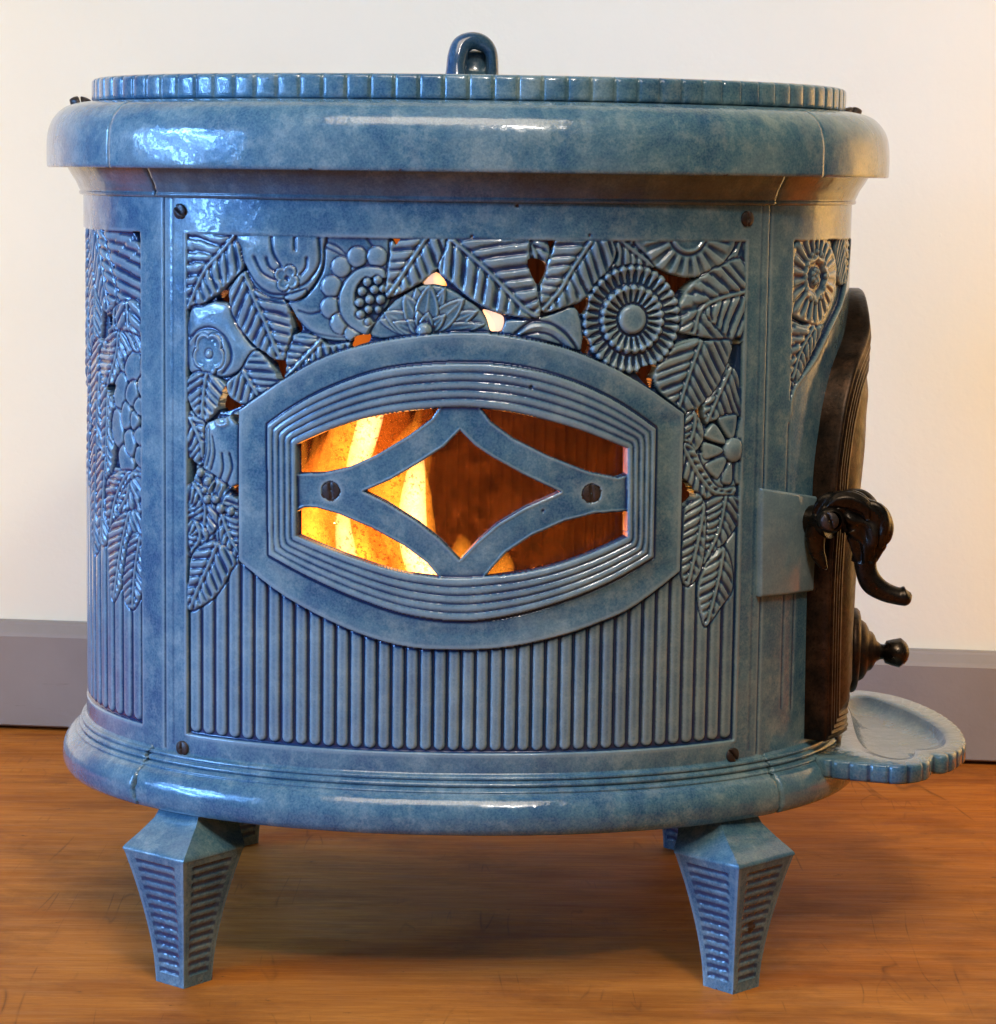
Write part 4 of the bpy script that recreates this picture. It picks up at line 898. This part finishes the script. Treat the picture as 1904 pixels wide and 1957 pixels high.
rings += [(BZ*.6+(O-nn*.002)*.4, .0002), (BZ+dirs*.0010, .0000), (BZ, -.0008), (bc+(BZ-bc)*.96, -.0034), (bc+(BZ-bc)*.88, -.0070), (bc+(BZ-bc)*.72, -.0092), (bc+(BZ-bc)*.45, -.0100), (bc+(BZ-bc)*.15, -.0102), (bc+(BZ-bc)*.001, -.0102)]
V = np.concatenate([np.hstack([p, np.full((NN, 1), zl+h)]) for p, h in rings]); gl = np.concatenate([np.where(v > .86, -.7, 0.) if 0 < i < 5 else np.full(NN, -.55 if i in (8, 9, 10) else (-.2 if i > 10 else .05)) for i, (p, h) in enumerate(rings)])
link('ash_lip', mesh_np('ash_lip', V, grid_faces(len(rings), NN, False, True), True, dict(glaze_shade=gl)), ENAMEL, stove)
P = on_plane(*frame('K', 465, 1560), 2, zl)
screw(0, 0, 0, stove, .010, .2, .004, xyz=(P[0], P[1], zl+.002), nrm=(0, 0, 1))

# --- firebox, glass, fire
zz_ = [(-.040, .150), (-.040, .30), (-.040, .45), (-.040, .575)]
sweep('firebox_lining', zz_, SE*.60, LP-SE*.60, 1900, LINER, stove, extra=lambda s_, Z, j: .0026*np.sqrt(np.abs(np.cos(PI*s_/.0105))))
def plate_fill(name, off, z, m_, par):
    P = pt(np.linspace(-LP/2, LP/2, 120, endpoint=False), z, off); me = bpy.data.meshes.new(name); me.from_pydata(P.tolist(), [], [list(range(120))]); link(name, me, m_, par)
plate_fill('base_plate', -.02, .1330, BLACK, stove); plate_fill('firebox_floor', -.01, .1500, BLACK, stove)
plate_fill('firebox_roof', -.01, .5880, BLACK, stove); plate_fill('lid_plate', -.02, .6685, ENAMEL, stove)
def glass_mat():
    M_, n, l, b = mat('smoked_mica'); p = objco(n, l)
    out = n['Material Output']; n.remove(b)
    tr = n.new('ShaderNodeBsdfTransparent'); gl_ = n.new('ShaderNodeBsdfGlossy'); gl_.inputs['Roughness'].default_value = .12
    df = n.new('ShaderNodeBsdfTranslucent')
    tr.inputs['Color'].default_value = (.94, .68, .42, 1)
    l.new(ramp(n, l, noise(n, l, p, 90, 6, .75), [(.35, (.08, .022, .010)), (.7, (.50, .19, .06))]), df.inputs['Color'])
    f = ramp(n, l, noise(n, l, p, 48, 9, .9, .3), [(.38, .03), (.60, .50)])
    scr = n.new('ShaderNodeTexVoronoi'); scr.feature = 'DISTANCE_TO_EDGE'; scr.inputs['Scale'].default_value = 34; 
    nn_ = n.new('ShaderNodeVectorMath'); nn_.operation = 'ADD'; nz_ = n.new('ShaderNodeTexNoise'); nz_.inputs['Scale'].default_value = 14; l.new(p, nz_.inputs['Vector']); l.new(p, nn_.inputs[0])
    sc2 = n.new('ShaderNodeVectorMath'); sc2.operation = 'SCALE'; sc2.inputs['Scale'].default_value = .12; l.new(nz_.outputs['Color'], sc2.inputs[0]); l.new(sc2.outputs[0], nn_.inputs[1]); l.new(nn_.outputs[0], scr.inputs['Vector'])
    sf = mth(n, l, 'MULTIPLY', ramp(n, l, scr.outputs['Distance'], [(.0, .30), (.012, 0)]), ramp(n, l, noise(n, l, p, 12, 2), [(.45, 0), (.6, 1)]))
    spk = mth(n, l, 'MULTIPLY', ramp(n, l, noise(n, l, p, 330, 3, .7), [(.52, 0), (.60, .75)]), ramp(n, l, noise(n, l, p, 15, 3), [(.42, .1), (.60, 1)]))
    f = mth(n, l, 'MAXIMUM', f, spk)
    mx = n.new('ShaderNodeMixShader'); l.new(mth(n, l, 'MAXIMUM', f, sf), mx.inputs[0]); l.new(tr.outputs[0], mx.inputs[1]); l.new(df.outputs[0], mx.inputs[2])
    m2_ = n.new('ShaderNodeMixShader'); m2_.inputs[0].default_value = .05; l.new(mx.outputs[0], m2_.inputs[1]); l.new(gl_.outputs[0], m2_.inputs[2])
    l.new(m2_.outputs[0], out.inputs['Surface']); return M_
gs = S0([(560, 950), (1205, 950)]); gz = S0([(880, 770), (880, 1112)])
V = pt(*[a.ravel() for a in np.meshgrid(np.linspace(gs[0, 0], gs[1, 0], 60), np.linspace(gz[1, 1], gz[0, 1], 12), indexing='ij')], h=-.011)
link('mica_pane', mesh_np('mica_pane', V, grid_faces(60, 12)), glass_mat(), wfr)

def flame_mat(name, col, strength):
    M_ = bpy.data.materials.new(name); M_.use_nodes = True; n, l = M_.node_tree.nodes, M_.node_tree.links
    for x in list(n):
        if x.type == 'BSDF_PRINCIPLED': n.remove(x)
    e = n.new('ShaderNodeEmission'); e.inputs['Color'].default_value = (*col, 1); e.inputs['Strength'].default_value = strength
    l.new(e.outputs[0], n['Material Output'].inputs['Volume']); return M_
F_OR = flame_mat('flame_orange', (1, .20, .018), 27); F_YE = flame_mat('flame_yellow', (1, .40, .045), 78); F_WH = flame_mat('flame_white', (1, .78, .42), 340); WALL_GLOW = flame_mat('pale_wall_glow', (1, .66, .50), 60)
fire = bpy.data.objects.new('fire', None); C.objects.link(fire); fire['label'] = 'orange and yellow flames burning inside the stove behind the mica window'; fire['category'] = 'fire'
def flame(pts, y, radii, m_, flat=.7):
    P = [on_plane(px, py, 1, y) for px, py in pts]
    return tube('flame', P, [(r, r*flat) for r in radii], m_, fire, 20, n=8, up=(0, 1, 0), relief=lambda t, a: .10*np.sin(2*a+9*t)*t)
# broad orange bodies
flame([(600, 1260), (620, 1100), (650, 980), (690, 880), (725, 790), (730, 700)], -.06, [.034, .046, .046, .036, .024, .002], F_OR)
flame([(740, 1260), (750, 1120), (765, 1000), (780, 900), (805, 820), (822, 740)], -.05, [.034, .036, .024, .015, .010, .001], F_OR)
flame([(700, 1250), (690, 1150), (700, 1060), (690, 1000)], -.04, [.05, .05, .03, .002], F_OR)
flame([(940, 1250), (950, 1130), (962, 1080), (966, 1052)], -.07, [.016, .014, .009, .001], F_YE)
flame([(870, 1250), (880, 1110), (884, 1050), (880, 1020)], -.07, [.020, .014, .009, .001], F_YE)
flame([(580, 1250), (592, 1080), (590, 990), (598, 950)], -.09, [.018, .018, .012, .001], F_YE)
flame([(600, 1250), (625, 1000), (655, 900), (675, 830), (690, 760), (710, 690)], -.07, [.010, .014, .021, .020, .014, .001], F_YE)
flame([(720, 1250), (690, 1080), (668, 1010), (672, 960)], -.09, [.014, .014, .008, .001], F_YE)
flame([(830, 1250), (800, 1100), (780, 1010), (765, 950), (775, 870), (795, 800)], -.08, [.014, .017, .022, .026, .014, .001], F_YE)
rf = random.Random(11)
for k_ in range(18):
    x0 = rf.choice((585, 610, 650, 690, 730, 770, 800))+rf.uniform(-12, 12); top = rf.uniform(800, 1000); lean = rf.uniform(-10, 40)
    flame([(x0, 1250), (x0+rf.uniform(-10, 10), 1100), (x0+lean*.5, .5*(1100+top)), (x0+lean, top), (x0+lean+10, top-60)], rf.uniform(-.10, -.03), [.006, rf.uniform(.005, .010), rf.uniform(.004, .008), .004, .0005], F_YE if k_ % 2 else F_OR)
# white hot cores
flame([(640, 1000), (668, 930), (688, 870), (703, 820), (714, 770), (716, 700)], -.10, [.001, .005, .009, .010, .008, .001], F_WH)
flame([(860, 1250), (818, 1110), (793, 1040), (789, 970), (797, 890), (803, 840)], -.10, [.012, .013, .012, .011, .006, .001], F_WH)
flame([(690, 1250), (664, 1070), (656, 1000), (662, 950)], -.11, [.008, .008, .006, .001], F_WH)
# tall tongues seen through the upper piercings, then added pale glow
flame([(690, 720), (686, 660), (700, 620), (738, 560), (756, 450), (760, 400)], .02, [.004, .016, .014, .012, .012, .002], F_OR)
flame([(900, 700), (905, 640), (890, 590), (860, 530), (850, 480)], .04, [.004, .018, .014, .014, .002], F_YE)
flame([(940, 690), (945, 630), (945, 590), (940, 540)], .0, [.004, .016, .013, .002], WALL_GLOW)  # glowing stand-ins for the pale wall beyond the piercings, not flame
flame([(826, 570), (826, 535), (826, 510)], .0, [.004, .012, .002], WALL_GLOW)
flame([(490, 720), (508, 688), (520, 640)], .0, [.004, .008, .002], WALL_GLOW)
def point(loc, power, col, r):
    l_ = bpy.data.lights.new('fire_glow', 'POINT'); l_.energy = power; l_.color = col; l_.shadow_soft_size = r
    o = bpy.data.objects.new('fire_glow', l_); C.objects.link(o); o.location = loc; return o
point((-.07, -.03, .33), .32, (1, .30, .06), .05)
